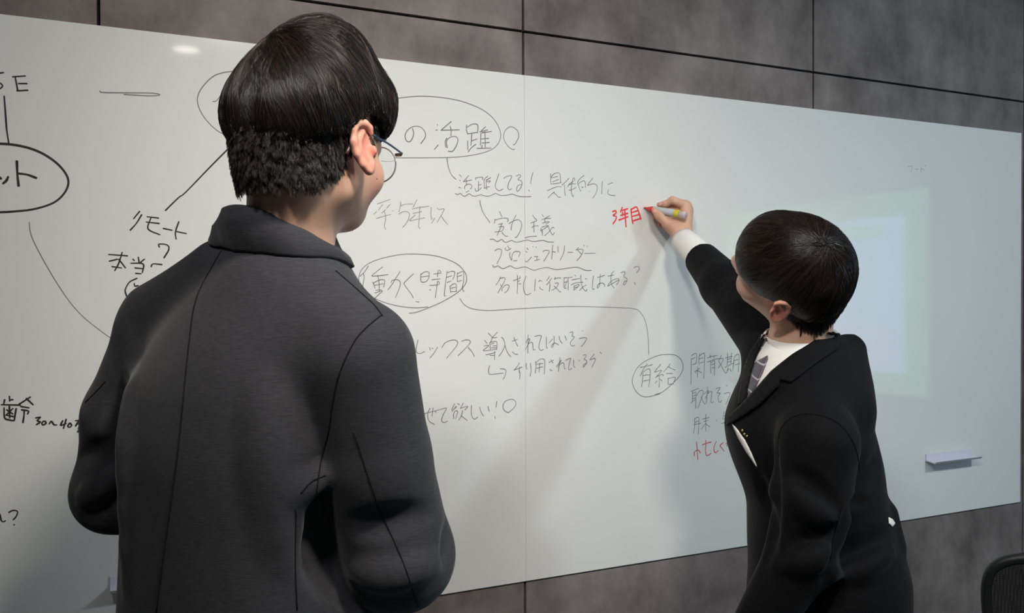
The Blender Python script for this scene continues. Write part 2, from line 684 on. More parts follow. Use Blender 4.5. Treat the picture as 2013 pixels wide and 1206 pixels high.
# ------------------------------------------------------------------ whiteboards
BZ0, BZ1, BT = 0.74, 1.94, 0.006


def board(xa, xb, label):
    b = MB()
    b.box((xa, -BT, BZ0), (xb, -0.0002, BZ1))
    o = b.build('whiteboard', MAT['board'], smooth=False)
    add_bevel(o, 0.0007, 2)
    tag(o, label, 'whiteboard', 'magnetic boards along the stone wall')
    return o


board_l = board(-1.80, -0.0002, 'glossy whiteboard behind the man with glasses, bearing black handwriting and a thick oval')
board_r = board(0.0002, 1.80, 'glossy whiteboard the man in black is writing on in red, with a pen tray')

# ---- handwriting: each entry is (board, label, ink, width m, x0, y0, scale, strokes in enlarged photo coordinates)
WRITING = [
    ('l', 'grey oval around a phrase and its short connector', 'ink_grey', .0022, 660, 180, 4.02,
     '380,70 560,45 700,38 850,50 1000,80 1150,140 1250,220 1300,320 1290,400 1230,460 1100,500 900,522 500,525 380,520;878,525 890,600 915,660 950,695'),
    ('l', 'left end of the grey oval', 'ink_grey', .0022, 0, 60, 3.015,
     '1420,240 1335,248 1260,275 1190,350 1170,420 1200,500 1270,580 1355,630 1450,655;1345,325 1290,410 1262,422'),
    ('l', 'grey handwriting inside the upper oval', 'ink_grey', .0024, 780, 230, 8.052,
     '248,180 265,260 250,330 215,385 180,395 145,365 130,300 160,225 230,165 310,148 390,170 440,230 455,290 440,340 380,425;640,125 645,135;615,210 640,208;595,515 655,445;860,75 700,210;700,212 990,205;845,150 860,220 855,300;790,335 765,400 775,480;800,490 785,400 820,340 900,308 955,330 965,390 930,480 880,545 815,545;'
     '1105,130 1100,200 1120,270;1110,165 1200,115 1270,120 1285,170 1275,260;1115,270 1280,245;1185,270 1180,380 1170,450;1185,380 1270,350;1120,380 1125,520;1130,555 1180,490 1250,435;1405,155 1315,245;1340,235 1440,205;1345,255 1500,230;1330,260 1325,450;1395,230 1400,480;1330,350 1455,340;1345,415 1465,405;1350,450 1340,490;1270,500 1490,495'),
    ('l', 'small grey circle beside the oval', 'ink_grey', .002, 780, 230, 8.052,
     '1840,435 1865,438 1910,365 1930,300 1910,220 1850,170 1790,158 1720,210 1690,300 1710,390 1770,475 1830,515 1865,512'),
    ('l', 'grey phrase ending in an exclamation mark over a wavy underline', 'ink_grey', .0019, 880, 330, 11.183,
     '260,155 305,205;265,265 275,290;240,430 285,445;460,175 345,305;350,308 530,270;410,260 415,385;375,465 375,410 430,370 500,365 530,400 520,450 490,465;405,540 470,505;615,265 615,215;615,225 700,210 770,215 760,260;680,300 675,490;690,385 740,365;600,455 620,515 680,500 740,440;880,185 790,270;800,265 805,440;945,220 850,280;845,260 850,440 865,480;860,270 940,215;850,310 940,290 900,340;860,425 925,420;800,450 850,440;'
     '1125,135 1060,330 1045,400 1065,460 1110,500 1160,500 1215,465;1230,240 1280,200 1350,180 1405,180 1390,240 1335,350 1325,450 1360,485 1405,460;1510,185 1570,155 1605,165 1590,210 1545,260 1610,290 1635,340 1615,420 1570,490 1530,520 1515,470 1540,400 1600,370 1625,380;1875,105 1840,230 1825,350;1775,490 1800,515;'
     '165,570 225,590 275,565 320,605 370,630 420,605 475,572 530,610 600,628 660,610 735,595 800,615 880,628 960,605 1055,565 1120,595 1200,610 1300,605 1410,580 1500,610 1600,635 1700,640 1830,635'),
    ('r', 'grey word to the right of the exclamation mark', 'ink_grey', .0019, 1060, 330, 12.58,
     '280,150 285,400;295,230 370,150 460,125 505,150 520,220 530,370;305,250 455,215;330,350 475,290;285,405 400,395 540,370;200,570 340,505 450,470 545,470;375,595 300,660 220,745;365,625 430,680 475,730 525,725;735,260 650,350 560,435;620,430 630,600 645,690;870,320 880,270 840,255 820,340 790,500 800,640 830,715 850,670;850,330 750,400 700,480;710,440 800,400 900,400;735,560 800,545 905,490;'
     '1105,195 1020,260 955,340 960,430;965,430 1010,560 1030,570;975,390 1060,335 1120,330 1140,400 1145,490;1050,460 1065,495 1090,470;1325,255 1250,350 1200,420 1210,435 1290,405 1380,405 1430,460 1430,550 1380,670 1320,755;1240,580 1245,590;1560,340 1550,500 1545,650;1705,420 1760,385 1815,370;1715,540 1690,610 1720,660 1790,685 1880,685'),
    ('l', 'grey phrase with a wavy underline crossing the board joint', 'ink_grey', .0019, 955, 410, 13.42,
     '-160,-210 -130,-60 -60,130 110,375;360,80 425,225;240,290 225,390;245,305 400,265 540,255 585,280 590,320 565,355;340,420 440,405;430,390 390,500 330,640 300,720;350,490 460,480 460,540 410,600 240,625;420,630 490,710 540,740 580,730;605,405 700,345 800,305 870,305 930,360 945,450 910,590 840,720 800,765 765,765;790,185 720,340 680,450 665,575;'
     '1235,175 1280,250 1340,320 1185,390;1265,350 1270,630;1210,510 1270,465 1385,460;1030,780 1150,745 1340,735;1485,160 1520,220;1690,190 1550,270;1475,300 1600,265 1715,262;1555,280 1560,380;1490,390 1590,360 1675,355;1670,360 1580,420;1480,500 1560,470 1650,450;1440,580 1520,550 1640,470;1450,520 1470,630;1490,560 1495,715;1650,480 1690,590 1750,690 1790,680 1805,640;1800,520 1760,500 1690,590 1550,720;'
     '110,820 200,815 260,860 320,872 420,820 470,870 540,895 620,865 690,845 760,880 830,890 930,870 1090,835 1200,865 1300,870 1440,850 1540,850 1640,885 1790,890'),
    ('r', 'grey angular word over a long wavy underline', 'ink_grey', .0019, 960, 475, 9.15,
     '115,170 160,140 220,140 240,180 215,280 155,400;345,80 375,125;305,115 310,155 360,155 405,125;390,195 385,260 415,340;420,340 430,240 470,185 530,180 570,200 545,275;450,350 515,345;690,120 720,150;675,180 695,195;665,350 685,370 720,340 775,280;795,90 805,95;855,100 865,110;825,275 890,270;875,275 870,340;830,350 925,320;980,185 1020,160 1080,165 1095,190 1050,270 995,355;1155,65 1140,320;1150,180 1205,195;1250,90 1255,190;1370,75 1355,200 1290,340;1430,197 1515,197;1620,110 1580,150;1580,155 1650,140 1700,150 1695,200 1650,280 1590,350;1600,150 1670,225;1715,65 1725,80;1775,85 1780,95;1730,215 1925,212;'
     '75,425 100,465 170,440 220,475 270,490 330,465 400,440 460,475 520,485 600,465 680,460 750,495 830,518 930,490 1050,470 1140,490 1230,505 1370,490 1560,465 1650,480 1750,520 1850,522'),
    ('l', 'grey start of a question, left of the board joint', 'ink_grey', .0019, 965, 520, 12.58,
     '240,310 190,420 125,515;235,350 300,330 350,350 330,430 270,540 170,710;230,490 270,560;270,600 275,660;275,600 340,530 400,505 450,540 420,630 380,680 330,700;655,270 660,400 650,720;555,405 640,375 725,340;720,300 715,340;710,400 665,430;685,480 740,485;870,290 830,400 805,500 815,640 850,730 910,755 985,715;'
     '1100,370 1090,500 1080,660;1180,430 1215,400 1260,420;1205,560 1230,610 1290,635;1450,300 1380,405;1500,345 1440,430 1375,510;1455,440 1460,550 1440,675;1590,320 1570,375;1580,370 1620,345 1720,335 1720,355;1580,470 1660,465 1650,530 1580,600 1515,640;1560,540 1640,610 1700,680 1730,675'),
    ('r', 'grey end of a question with a question mark', 'ink_grey', .0019, 1105, 515, 12.58,
     '35,400 150,395 250,380;50,410 40,640;150,400 150,700;130,460 60,640 110,655;60,510 120,490;310,330 335,355;240,455 340,430 430,415;220,575 340,520 520,505;460,330 465,450 490,600 550,700 600,720 610,680;595,570 520,620 425,710;290,590 295,710;290,610 400,560 410,600 310,690;300,650 380,620;570,420 615,420;775,355 755,500 745,650 765,685 795,665;870,385 950,370 1050,335;945,305 935,450 930,560 880,655 870,600 920,540 1000,525 1045,560 1050,610;'
     '1125,355 1200,345 1275,325;1280,235 1225,300 1205,430 1220,560 1285,650;1400,450 1240,540 1130,600 1160,540 1250,460 1350,420 1405,430 1395,500 1340,575;1450,275 1510,250 1560,265 1530,330 1525,370 1590,410 1600,470 1560,550 1525,575 1525,520 1560,475 1600,490;1775,155 1830,120 1900,130 1905,190 1840,275;1780,505 1810,565'),
    ('l', 'grey phrase inside the middle oval', 'ink_grey', .0019, 700, 490, 8.947,
     '930,1130 1050,1115 1250,1045 1500,935 1750,790 1900,650 1945,520 1900,390 1770,260 1560,165 1330,110 1030,88 800,95 600,130 400,180 220,255 100,360 50,480 60,590 120,700 250,820 420,910 620,975 850,1020 1060,1035 1265,1020;215,300 150,400 65,480;130,430 140,500 125,600 110,720;465,315 290,455 300,475 450,465 565,448;375,460 400,560 410,760;290,580 310,620 330,690;300,600 400,550 490,540 500,590 485,670;320,640 480,610;345,725 440,715;330,775 440,735 460,745 400,800 330,865;775,395 700,510 640,610 560,720;610,590 640,550 720,540 770,570 775,640 740,740 690,855;1010,435 930,510 850,590 845,615 900,700 970,790 1005,860;'
     '1140,430 1140,560 1180,585 1240,565 1275,510 1285,430 1260,400 1200,405 1150,440;1145,490 1275,475;1365,440 1495,420;1440,375 1430,490;1460,370 1490,400;1330,540 1475,525;1290,640 1370,635 1450,625 1465,590 1440,565;1430,570 1415,700 1390,855;1290,715 1310,720;1600,390 1580,550 1550,800 1575,825;1600,420 1680,390 1735,405 1725,470 1700,540;1590,500 1680,470;1600,590 1670,560;1780,420 1780,570;1790,430 1850,400 1890,410 1890,550 1870,690 1895,750;1780,490 1855,460;1780,575 1855,550;1650,650 1665,765;1660,650 1710,615 1760,625 1760,750;1670,690 1750,670;1670,750 1770,745;1055,925 1105,935'),
    ('r', 'long thin connector bending down to the small oval', 'ink_grey', .0017, 680, 480, 3.174,
     '710,340 740,380 790,405 880,415 1000,410 1120,402 1400,390 1700,398 1800,405 1840,430 1870,490 1885,580 1890,690'),
    ('l', 'grey phrase beside the elbow of the man in grey', 'ink_grey', .0019, 800, 650, 9.586,
     '205,180 175,330 175,400 215,435 270,430 335,395;425,320 440,370;470,335 490,345;575,315 520,410 430,525;655,325 715,235;715,235 800,195 900,180 955,220 935,290 850,400 745,525;1025,205 1110,180 1180,190 1185,240 1100,340 960,480;1150,320 1230,410 1270,490'),
    ('l', 'two dense grey characters just left of the board joint', 'ink_grey', .0019, 800, 650, 9.586,
     '1530,50 1610,130;1705,35 1610,130;1590,140 1695,135;1610,150 1570,230;1460,185 1510,245;1450,295 1530,280 1520,310 1440,385 1690,355;1560,230 1570,375;1570,225 1690,215 1690,360;1580,260 1640,240;1620,295 1680,290;1590,330 1680,330;1485,460 1600,435 1670,410;1650,400 1650,555;1565,470 1640,475;1780,130 1820,170 1845,270 1800,390 1730,490;1845,280 1890,410 1955,495'),
    ('r', 'grey flowing letters right of the board joint', 'ink_grey', .0019, 990, 640, 9.586,
     '165,300 260,265;195,230 220,300 265,395;165,500 210,540 265,550;460,180 455,525;420,340 440,280 490,255 470,330 410,460;460,360 510,320 545,340 555,440 565,465 590,455;580,215 640,195 710,200 690,280 665,370 670,440 710,475 750,450;805,220 805,400 825,430;855,330 920,260;950,205 950,330 920,415 900,400 920,360 970,335 1035,370;1045,205 1060,280 1105,345;1155,200 1185,280;1240,135 1305,130 1290,200 1330,225 1265,310 1260,360 1300,390 1340,375;1485,100 1495,105;1425,250 1500,235 1565,245 1530,320 1465,400'),
    ('r', 'grey arrow and the phrase it points to', 'ink_grey', .0019, 950, 690, 8.3875,
     '105,245 85,320 95,375 130,390 330,370;280,300 350,305 375,340 355,420 325,470;595,200 560,260 505,320;510,320 640,270;600,270 590,340 610,360;595,330 605,400 600,470;710,210 705,260 720,305;775,205 790,320 770,420;860,180 870,260 855,370;870,195 930,145 985,135 1015,180 1005,385;870,225 985,210;880,290 985,265;930,200 920,355;1080,195 1160,155;1115,150 1150,205;1100,305 1115,330 1135,320;1265,110 1240,340;1200,260 1270,180 1285,160 1220,280;1250,240 1300,200 1330,215 1335,290 1355,300;1355,160 1440,125 1420,200 1405,290 1425,315 1460,290;1490,155 1490,250 1510,275;1575,155 1580,175;1650,75 1690,65 1690,100 1660,140 1700,160 1700,210 1650,270 1655,230 1690,210;1830,55 1755,150 1830,125 1845,160 1785,275;1925,25 1945,50'),
    ('l', 'grey phrase with an exclamation mark and a circle', 'ink_grey', .0019, 825, 775, 10.065,
     '60,400 150,375 240,350 320,335;205,285 165,360 160,450 190,540 290,605;265,275 245,440;320,370 320,335 400,310 510,280 525,300 470,400 435,500 450,555 500,565 550,535;690,195 630,320;750,190 790,215;860,180 810,280;720,240 640,350;650,320 730,260;800,285 945,245 930,280 890,320;670,400 670,490;660,420 700,340 750,345 740,400 710,490;850,330 820,440 770,520;820,430 940,525;1025,230 1020,380 1040,460 1090,500 1145,460;1185,260 1215,360 1260,435;1350,245 1375,350;1525,145 1510,265;1485,445 1495,490;1750,370 1690,340 1650,280 1650,220 1690,150 1780,110 1860,115 1900,170 1890,240 1830,310 1750,375'),
    ('r', 'two grey characters inside a small tilted oval', 'ink_grey', .0019, 1235, 690, 12.058,
     '640,1040 800,985 950,870 1100,730 1220,590 1290,450 1290,310 1230,190 1120,110 970,85 750,105 560,170 370,270 220,400 130,560 95,700 120,850 200,980 320,1075 430,1095 560,1075 750,1020;280,395 400,375 575,330;450,310 380,400 280,600;345,540 335,700 315,860;340,530 410,460 490,430 520,480 510,650 485,860;350,595 420,575 510,570;360,720 500,690;770,320 630,490 660,500 790,465 650,640;660,620 800,560 830,600;730,600 735,750 730,870;680,715 640,770;750,670 800,720;990,310 930,400 840,500;950,380 1020,420 1110,460;900,540 1050,540;940,650 945,800;950,660 1110,630 1070,770;960,800 1075,780'),
    ('r', 'first grey line of handwriting by the jacket front', 'ink_grey', .0019, 1345, 685, 10.05,
     '140,200 135,450 130,710;140,150 200,110 240,110 245,200 235,290;150,215 215,185;165,330 240,295;310,100 290,200 295,340;305,150 370,105 400,120 395,350 385,600;305,210 370,190;320,295 380,270;200,465 310,395;265,370 260,570;215,490 265,445 345,490;455,195 530,165 650,145;520,130 510,190;590,150 585,200;460,275 600,220 680,210;525,260 525,500;530,290 590,240 600,300 595,540;540,330 590,310;550,390 590,380;735,140 670,270;690,210 770,205 740,290 670,390;690,270 760,400 820,490 860,440 870,380;810,195 945,160;855,95 850,330;935,95 920,300;860,220 920,200;860,270 920,260;805,380 900,330 970,295;870,390 850,440;900,410 930,460;985,200 975,330 960,430;985,180 1040,125 1080,140 1080,300 1065,470;990,245 1075,220;1010,330 1095,300;1145,175 1130,400;1170,215 1260,195;1215,190 1220,320 1190,350 1180,330 1230,310 1270,330'),
    ('r', 'second grey line of handwriting by the jacket front', 'ink_grey', .0019, 1345, 685, 10.05,
     '135,855 285,795;165,860 160,1050;175,890 225,870;230,880 225,1190;165,950 215,930;165,1000 220,980;135,1080 220,1010;240,940 300,850 360,835 375,880 330,1020 270,1180;330,960 370,1050 410,1110;460,770 455,900 435,1090;385,910 470,840 480,860 410,1000;460,900 520,860 545,870 530,1000 535,1080 580,1060;625,800 710,780 650,880 710,890 670,960 680,1050 710,1070 740,1030;825,735 850,745;790,900 850,880 905,890 880,970 825,1110'),
    ('r', 'short grey line above the red word', 'ink_grey', .0019, 1345, 800, 10.967,
     '225,260 225,420 200,570;225,260 290,230 320,260 310,450 300,590;230,340 310,310;205,390 360,360;390,270 540,235;420,325 510,295;465,165 465,530;465,350 370,480;465,370 550,440'),
    ('r', 'grey dot and half-hidden character at the jacket edge', 'ink_grey', .0019, 1345, 800, 10.967,
     '695,285 705,310;865,105 850,170 830,260;850,200 960,165;840,270 930,230;870,300 930,280;800,370 870,340 950,310;925,170 920,320'),
    ('r', 'thin red word beside the jacket front', 'ink_dimred', .0028, 1345, 800, 10.967,
     '265,760 280,950 290,1140;215,1060 220,980 280,940 320,950 345,1000;390,825 480,790 580,765;465,725 465,850 460,960 480,1050 530,1040 575,1010;690,745 640,880 645,960 680,990 735,945;840,775 775,835 790,870 860,960;900,795 1000,750;940,740 920,860;1060,760 1070,800;1010,880 1080,860 1060,930 1020,940 1015,880'),
    ('l', 'faint grey half-erased character beside the chin', 'ink_faint', .002, 665, 385, 9.15,
     '700,150 925,70;795,160 720,260;690,285 640,335;930,155 870,225;850,250 780,315;825,265 850,400 830,540 850,605;685,410 850,360 945,340;975,270 985,275'),
    ('l', 'faint grey number and characters right of the chin', 'ink_faint', .002, 665, 385, 9.15,
     '1120,110 1115,190 1090,290;1115,190 1200,155 1340,150;1090,330 1150,295 1220,285 1275,320 1270,400 1220,500 1155,575;1415,70 1345,210;1330,240 1450,215 1630,190;1345,320 1500,285;1380,350 1280,450 1420,425 1550,400;1465,195 1455,400 1445,550 1465,590;1670,210 1665,350 1680,430;1680,495 1735,400;1780,225 1820,250 1900,235 1880,300 1780,475;1850,360 1900,440 1970,520'),
    ('l', 'faint grey strokes directly below the jaw', 'ink_faint', .002, 665, 385, 9.15,
     '120,600 75,655;250,570 260,640'),
    ('r', 'fresh bright red characters at the pen tip', 'ink_red', .0042, 1180, 360, 6.03,
     '145,340 180,330 185,360 150,385 190,400 180,440 150,485;260,290 240,345;245,330 325,305;240,385 325,360;265,345 260,390;220,440 330,400;290,330 300,450 305,520;365,310 370,380 385,480;365,315 420,285 440,300 460,360 480,430;380,350 440,330;385,395 455,375;390,450 480,420'),
    ('l', 'black capital letters above the thick oval and a stroke to it', 'ink_black', .0032, 0, 60, 3.015,
     '20,250 -5,255 -30,275 -20,300 5,315 15,330 0,345 -20,345;75,275 150,270;90,275 105,355;110,315 160,315;100,358 165,355;25,390 33,500 40,590 52,668'),
    ('l', 'thick black oval with letters inside', 'ink_black', .0046, 0, 60, 3.015,
     '-260,690 -120,672 0,672 80,678 180,700 270,740 350,800 400,870 400,930 360,990 300,1030 200,1060 100,1072 0,1078 -150,1075;100,775 103,850 110,922;105,848 160,855 215,875;-2,870 6,880;48,868 38,890 18,908'),
    ('l', 'flat grey dash', 'ink_grey', .0024, 0, 60, 3.015, '592,360 610,368 740,370 900,372 948,382 890,388 735,380'),
    ('l', 'black slanting stroke down to a word', 'ink_black', .0032, 0, 60, 3.015, '1450,610 1370,685 1250,805 1100,960 1060,990 980,1068'),
    ('l', 'thin grey curve running down to the jacket', 'ink_grey', .0018, 0, 380, 3.77, '217,215 225,290 260,380 340,530 430,680 520,810 620,920 770,1040 860,1100'),
    ('l', 'two black words by the left shoulder of the man in grey', 'ink_black', .0030, 0, 380, 3.77,
     '1035,135 990,190;1050,160 1010,225 965,275;1090,175 1175,185;1085,215 1180,225;1120,180 1095,250 1115,280 1185,308;1210,262 1275,275;1325,212 1300,290 1305,340;1310,285 1380,300;1180,400 1180,378 1240,385 1250,420 1215,480;805,455 945,465;905,440 880,520 850,575;870,490 810,505;880,490 930,555;830,545 900,555;985,490 995,500;1025,475 1030,510;1070,490 1040,515;970,520 1060,525 1055,590;1000,555 1055,560;1005,595 1045,598;1120,545 1135,525 1200,530;1015,632 960,660 930,710 930,740 950,790;995,670 1000,690 1025,685'),
    ('l', 'black characters and the numbers 30 to 40', 'ink_black', .0032, 0, 740, 3.769,
     '35,175 28,205;70,150 72,185;72,175 95,175;10,212 150,215;30,235 35,310 70,325 105,330;120,240 105,330;70,225 72,310;50,250 95,280;95,240 45,290;50,290 100,300;225,155 140,210;195,165 245,212;155,225 215,235;160,250 210,258 205,280;180,250 178,290 170,345;265,310 300,305 275,330 298,340 270,360;320,335 310,350 320,362 340,350 335,335 322,335;365,355 380,335 400,360 420,362;465,330 450,365 490,350;490,320 470,388;515,350 502,370 515,380 530,365 520,348;560,330 640,325;585,325 560,370;570,355 625,350;600,370 575,415;580,385 625,395'),
    ('l', 'black question mark near the lower left', 'ink_black', .0028, 0, 740, 3.769,
     '-20,1000 0,1030 10,1070 25,1080 40,1072;65,1010 100,995 130,1005 120,1040 98,1065;103,1100 107,1103'),
    ('r', 'tiny faint grey word near the right end', 'ink_faint', .0016, 1380, 280, 2.2338,
     '905,108 922,105 918,130;935,118 950,118;962,105 962,135;962,115 975,122;978,100 980,106;985,100 985,104'),
]


def write(entry):
    side, label, ink, w, x0, y0, sc, txt = entry
    b = MB()
    for si, st in enumerate(txt.split(';')):
        st = st.strip()
        if not st:
            continue
        P = np.array([[float(c) for c in p.split(',')] for p in st.split()])
        P = np.array([onwall(x0 + x / sc, y0 + y / sc, -BT)[[0, 2]] for x, y in P])
        P = catmull(P, 5)
        P = np.clip(P, [-1.795, BZ0 + .004], [1.795, BZ1 - .004])
        T = np.gradient(P, axis=0) if len(P) > 1 else np.array([[1.0, 0]])
        T /= np.linalg.norm(T, axis=1)[:, None] + 1e-12
        P = np.vstack([P[0] - T[0] * w * .35, P, P[-1] + T[-1] * w * .35])
        T = np.vstack([T[0], T, T[-1]])
        N = np.stack([-T[:, 1], T[:, 0]], 1)
        n = len(P)
        s = np.arange(n) / max(n - 1, 1)
        ww = 0.5 * w * (0.92 + 0.12 * np.sin(7 * s + si))
        ww[0] *= .55; ww[-1] *= .5
        y = -BT - 0.00025 - 0.00001 * (si % 9)
        L = P + N * ww[:, None]; R_ = P - N * ww[:, None]
        V = np.concatenate([np.stack([L[:, 0], np.full(n, y), L[:, 1]], 1), np.stack([R_[:, 0], np.full(n, y), R_[:, 1]], 1)])
        b.add(V, [[i, i + n, i + n + 1, i + 1] for i in range(n - 1)])
    o = b.build('handwriting', MAT[ink], board_l if side == 'l' else board_r, smooth=False)
    o['label'] = label


for e in WRITING:
    write(e)


# ------------------------------------------------------------------ eraser trays
def tray(xa, xb, z, label):
    y = -BT
    b = MB()
    n = 1
    prof = [(y - .0003, z + .020), (y - .0003, z), (y - .034, z - .004), (y - .040, z + .003), (y - .0385, z + .004), (y - .033, z - .001), (y - .003, z + .003), (y - .003, z + .020)]
    k = len(prof)
    V = [[x, p[0], p[1]] for x in (xa, xb) for p in prof]
    Q = [[i, (i + 1) % k, (i + 1) % k + k, i + k] for i in range(k)]
    b.add(V, Q)
    b.add(V, [], [[0, 1, 7], [1, 6, 7], [1, 2, 6], [2, 5, 6], [2, 3, 5], [3, 4, 5], [8, 15, 9], [9, 15, 14], [9, 14, 10], [10, 14, 13], [10, 13, 11], [11, 13, 12]])
    o = b.build('pen_tray', MAT['tray'], smooth=False)
    tag(o, label, 'tray')
    return o


p = onwall(1819, 905, -BT); q = onwall(1909, 893, -BT)
tray(p[0], q[0], (p[2] + q[2]) / 2 - .004, 'pale plastic pen tray on the right whiteboard beside the man in black')
p = onwall(216, 1150, -BT)
tray(p[0], p[0] + 0.17, p[2] - .004, 'pale pen tray low on the left whiteboard, mostly hidden by the grey jacket')

# ------------------------------------------------------------------ wall screen seen as a reflection in the board
def mat_screen():
    m, nt, b = new_mat('lit_slide')
    tc = node(nt, 'ShaderNodeTexCoord')
    sp = node(nt, 'ShaderNodeSeparateXYZ')
    nt.links.new(tc.outputs['UV'], sp.inputs[0])

    def math_(op, a, b_=None, clamp=False):
        n = node(nt, 'ShaderNodeMath', operation=op, use_clamp=clamp)
        for i, v in enumerate((a, b_)):
            if v is None:
                continue
            if isinstance(v, (int, float)):
                n.inputs[i].default_value = v
            else:
                nt.links.new(v, n.inputs[i])
        return n.outputs[0]

    def band(c, lo, hi):
        return math_('MULTIPLY', math_('GREATER_THAN', c, lo), math_('LESS_THAN', c, hi))

    u, v = sp.outputs[0], sp.outputs[1]

    def rect(u0, u1, v0, v1):
        return math_('MULTIPLY', band(u, u0, u1), band(v, v0, v1))

    def mixc(fac, a, b_):
        n = node(nt, 'ShaderNodeMix', data_type='RGBA')
        nt.links.new(fac, n.inputs[0])
        for i, x in ((6, a), (7, b_)):
            if isinstance(x, tuple):
                n.inputs[i].default_value = x
            else:
                nt.links.new(x, n.inputs[i])
        return n.outputs[2]

    col = mixc(rect(0.09, 0.91, 0.10, 0.88), (0.42, 1.15, 0.58, 1), (1.0, 1.80, 3.0, 1))
    col = mixc(rect(0.18, 0.62, 0.78, 0.84), col, (0.6, 1.5, 1.3, 1))
    ln = math_('GREATER_THAN', math_('FRACT', math_('MULTIPLY', v, 19.0)), 0.72)
    nz = node(nt, 'ShaderNodeTexNoise')
    nz.inputs['Scale'].default_value = 9
    nt.links.new(tc.outputs['UV'], nz.inputs['Vector'])
    txt = math_('MULTIPLY', ln, math_('LESS_THAN', u, math_('ADD', nz.outputs['Fac'], 0.15)))
    up = math_('MULTIPLY', txt, rect(0.13, 0.85, 0.34, 0.74))
    col = mixc(up, col, (0.85, 1.6, 2.8, 1))
    lo = math_('MULTIPLY', txt, rect(0.13, 0.85, 0.13, 0.33))
    col = mixc(lo, col, (1.9, 1.3, 2.4, 1))
    b.inputs['Base Color'].default_value = (0.02, 0.02, 0.02, 1)
    b.inputs['Roughness'].default_value = 0.4
    nt.links.new(col, b.inputs['Emission Color'])
    b.inputs['Emission Strength'].default_value = 1.0
    return m


def screen():
    # the mirrored view of the board puts this screen on the right-hand wall
    x = X1 - 0.03

    def mir(px, py):
        d = ray(px, py); t = (x - CAM[0]) / d[0]
        P = CAM + d * t
        return np.array([x, -P[1], P[2]])
    a = mir(1822, 368); b_ = mir(1822, 783); c = mir(1425, 600)
    yn, yf = a[1], c[1]
    z1, z0 = a[2], b_[2]
    root = empty('wall_screen', (X1, (yn + yf) / 2, z0))
    tag(root, 'large lit wall screen with a pale blue slide, mirrored faintly in the right whiteboard', 'screen')
    b = MB()
    b.box((x + .002, yf - .02, z0 - .02), (X1 - .0005, yn + .02, z1 + .02))
    b.build('casing', plain('black_casing', srgb(18, 18, 18), .5), root, smooth=False)
    me_v = np.array([[x, yn, z0], [x, yf, z0], [x, yf, z1], [x, yn, z1]])
    o = mesh_np('display', me_v, np.array([[0, 3, 2, 1]]), mat_screen(), root, smooth=False)
    uv = o.data.uv_layers.new(name='uv')
    co = {0: (0, 0), 1: (1, 0), 2: (1, 1), 3: (0, 1)}
    for lp in o.data.loops:
        uv.data[lp.index].uv = co[lp.vertex_index]
    return o


screen()


# ------------------------------------------------------------------ heads
def frame(F, U=None, L=None):
    """Columns: right, forward, up."""
    F = nrm(F)
    U = UP if U is None else np.asarray(U, float)
    R = nrm(np.cross(F, U))
    U = np.cross(R, F)
    return np.stack([R, F, U], 1)


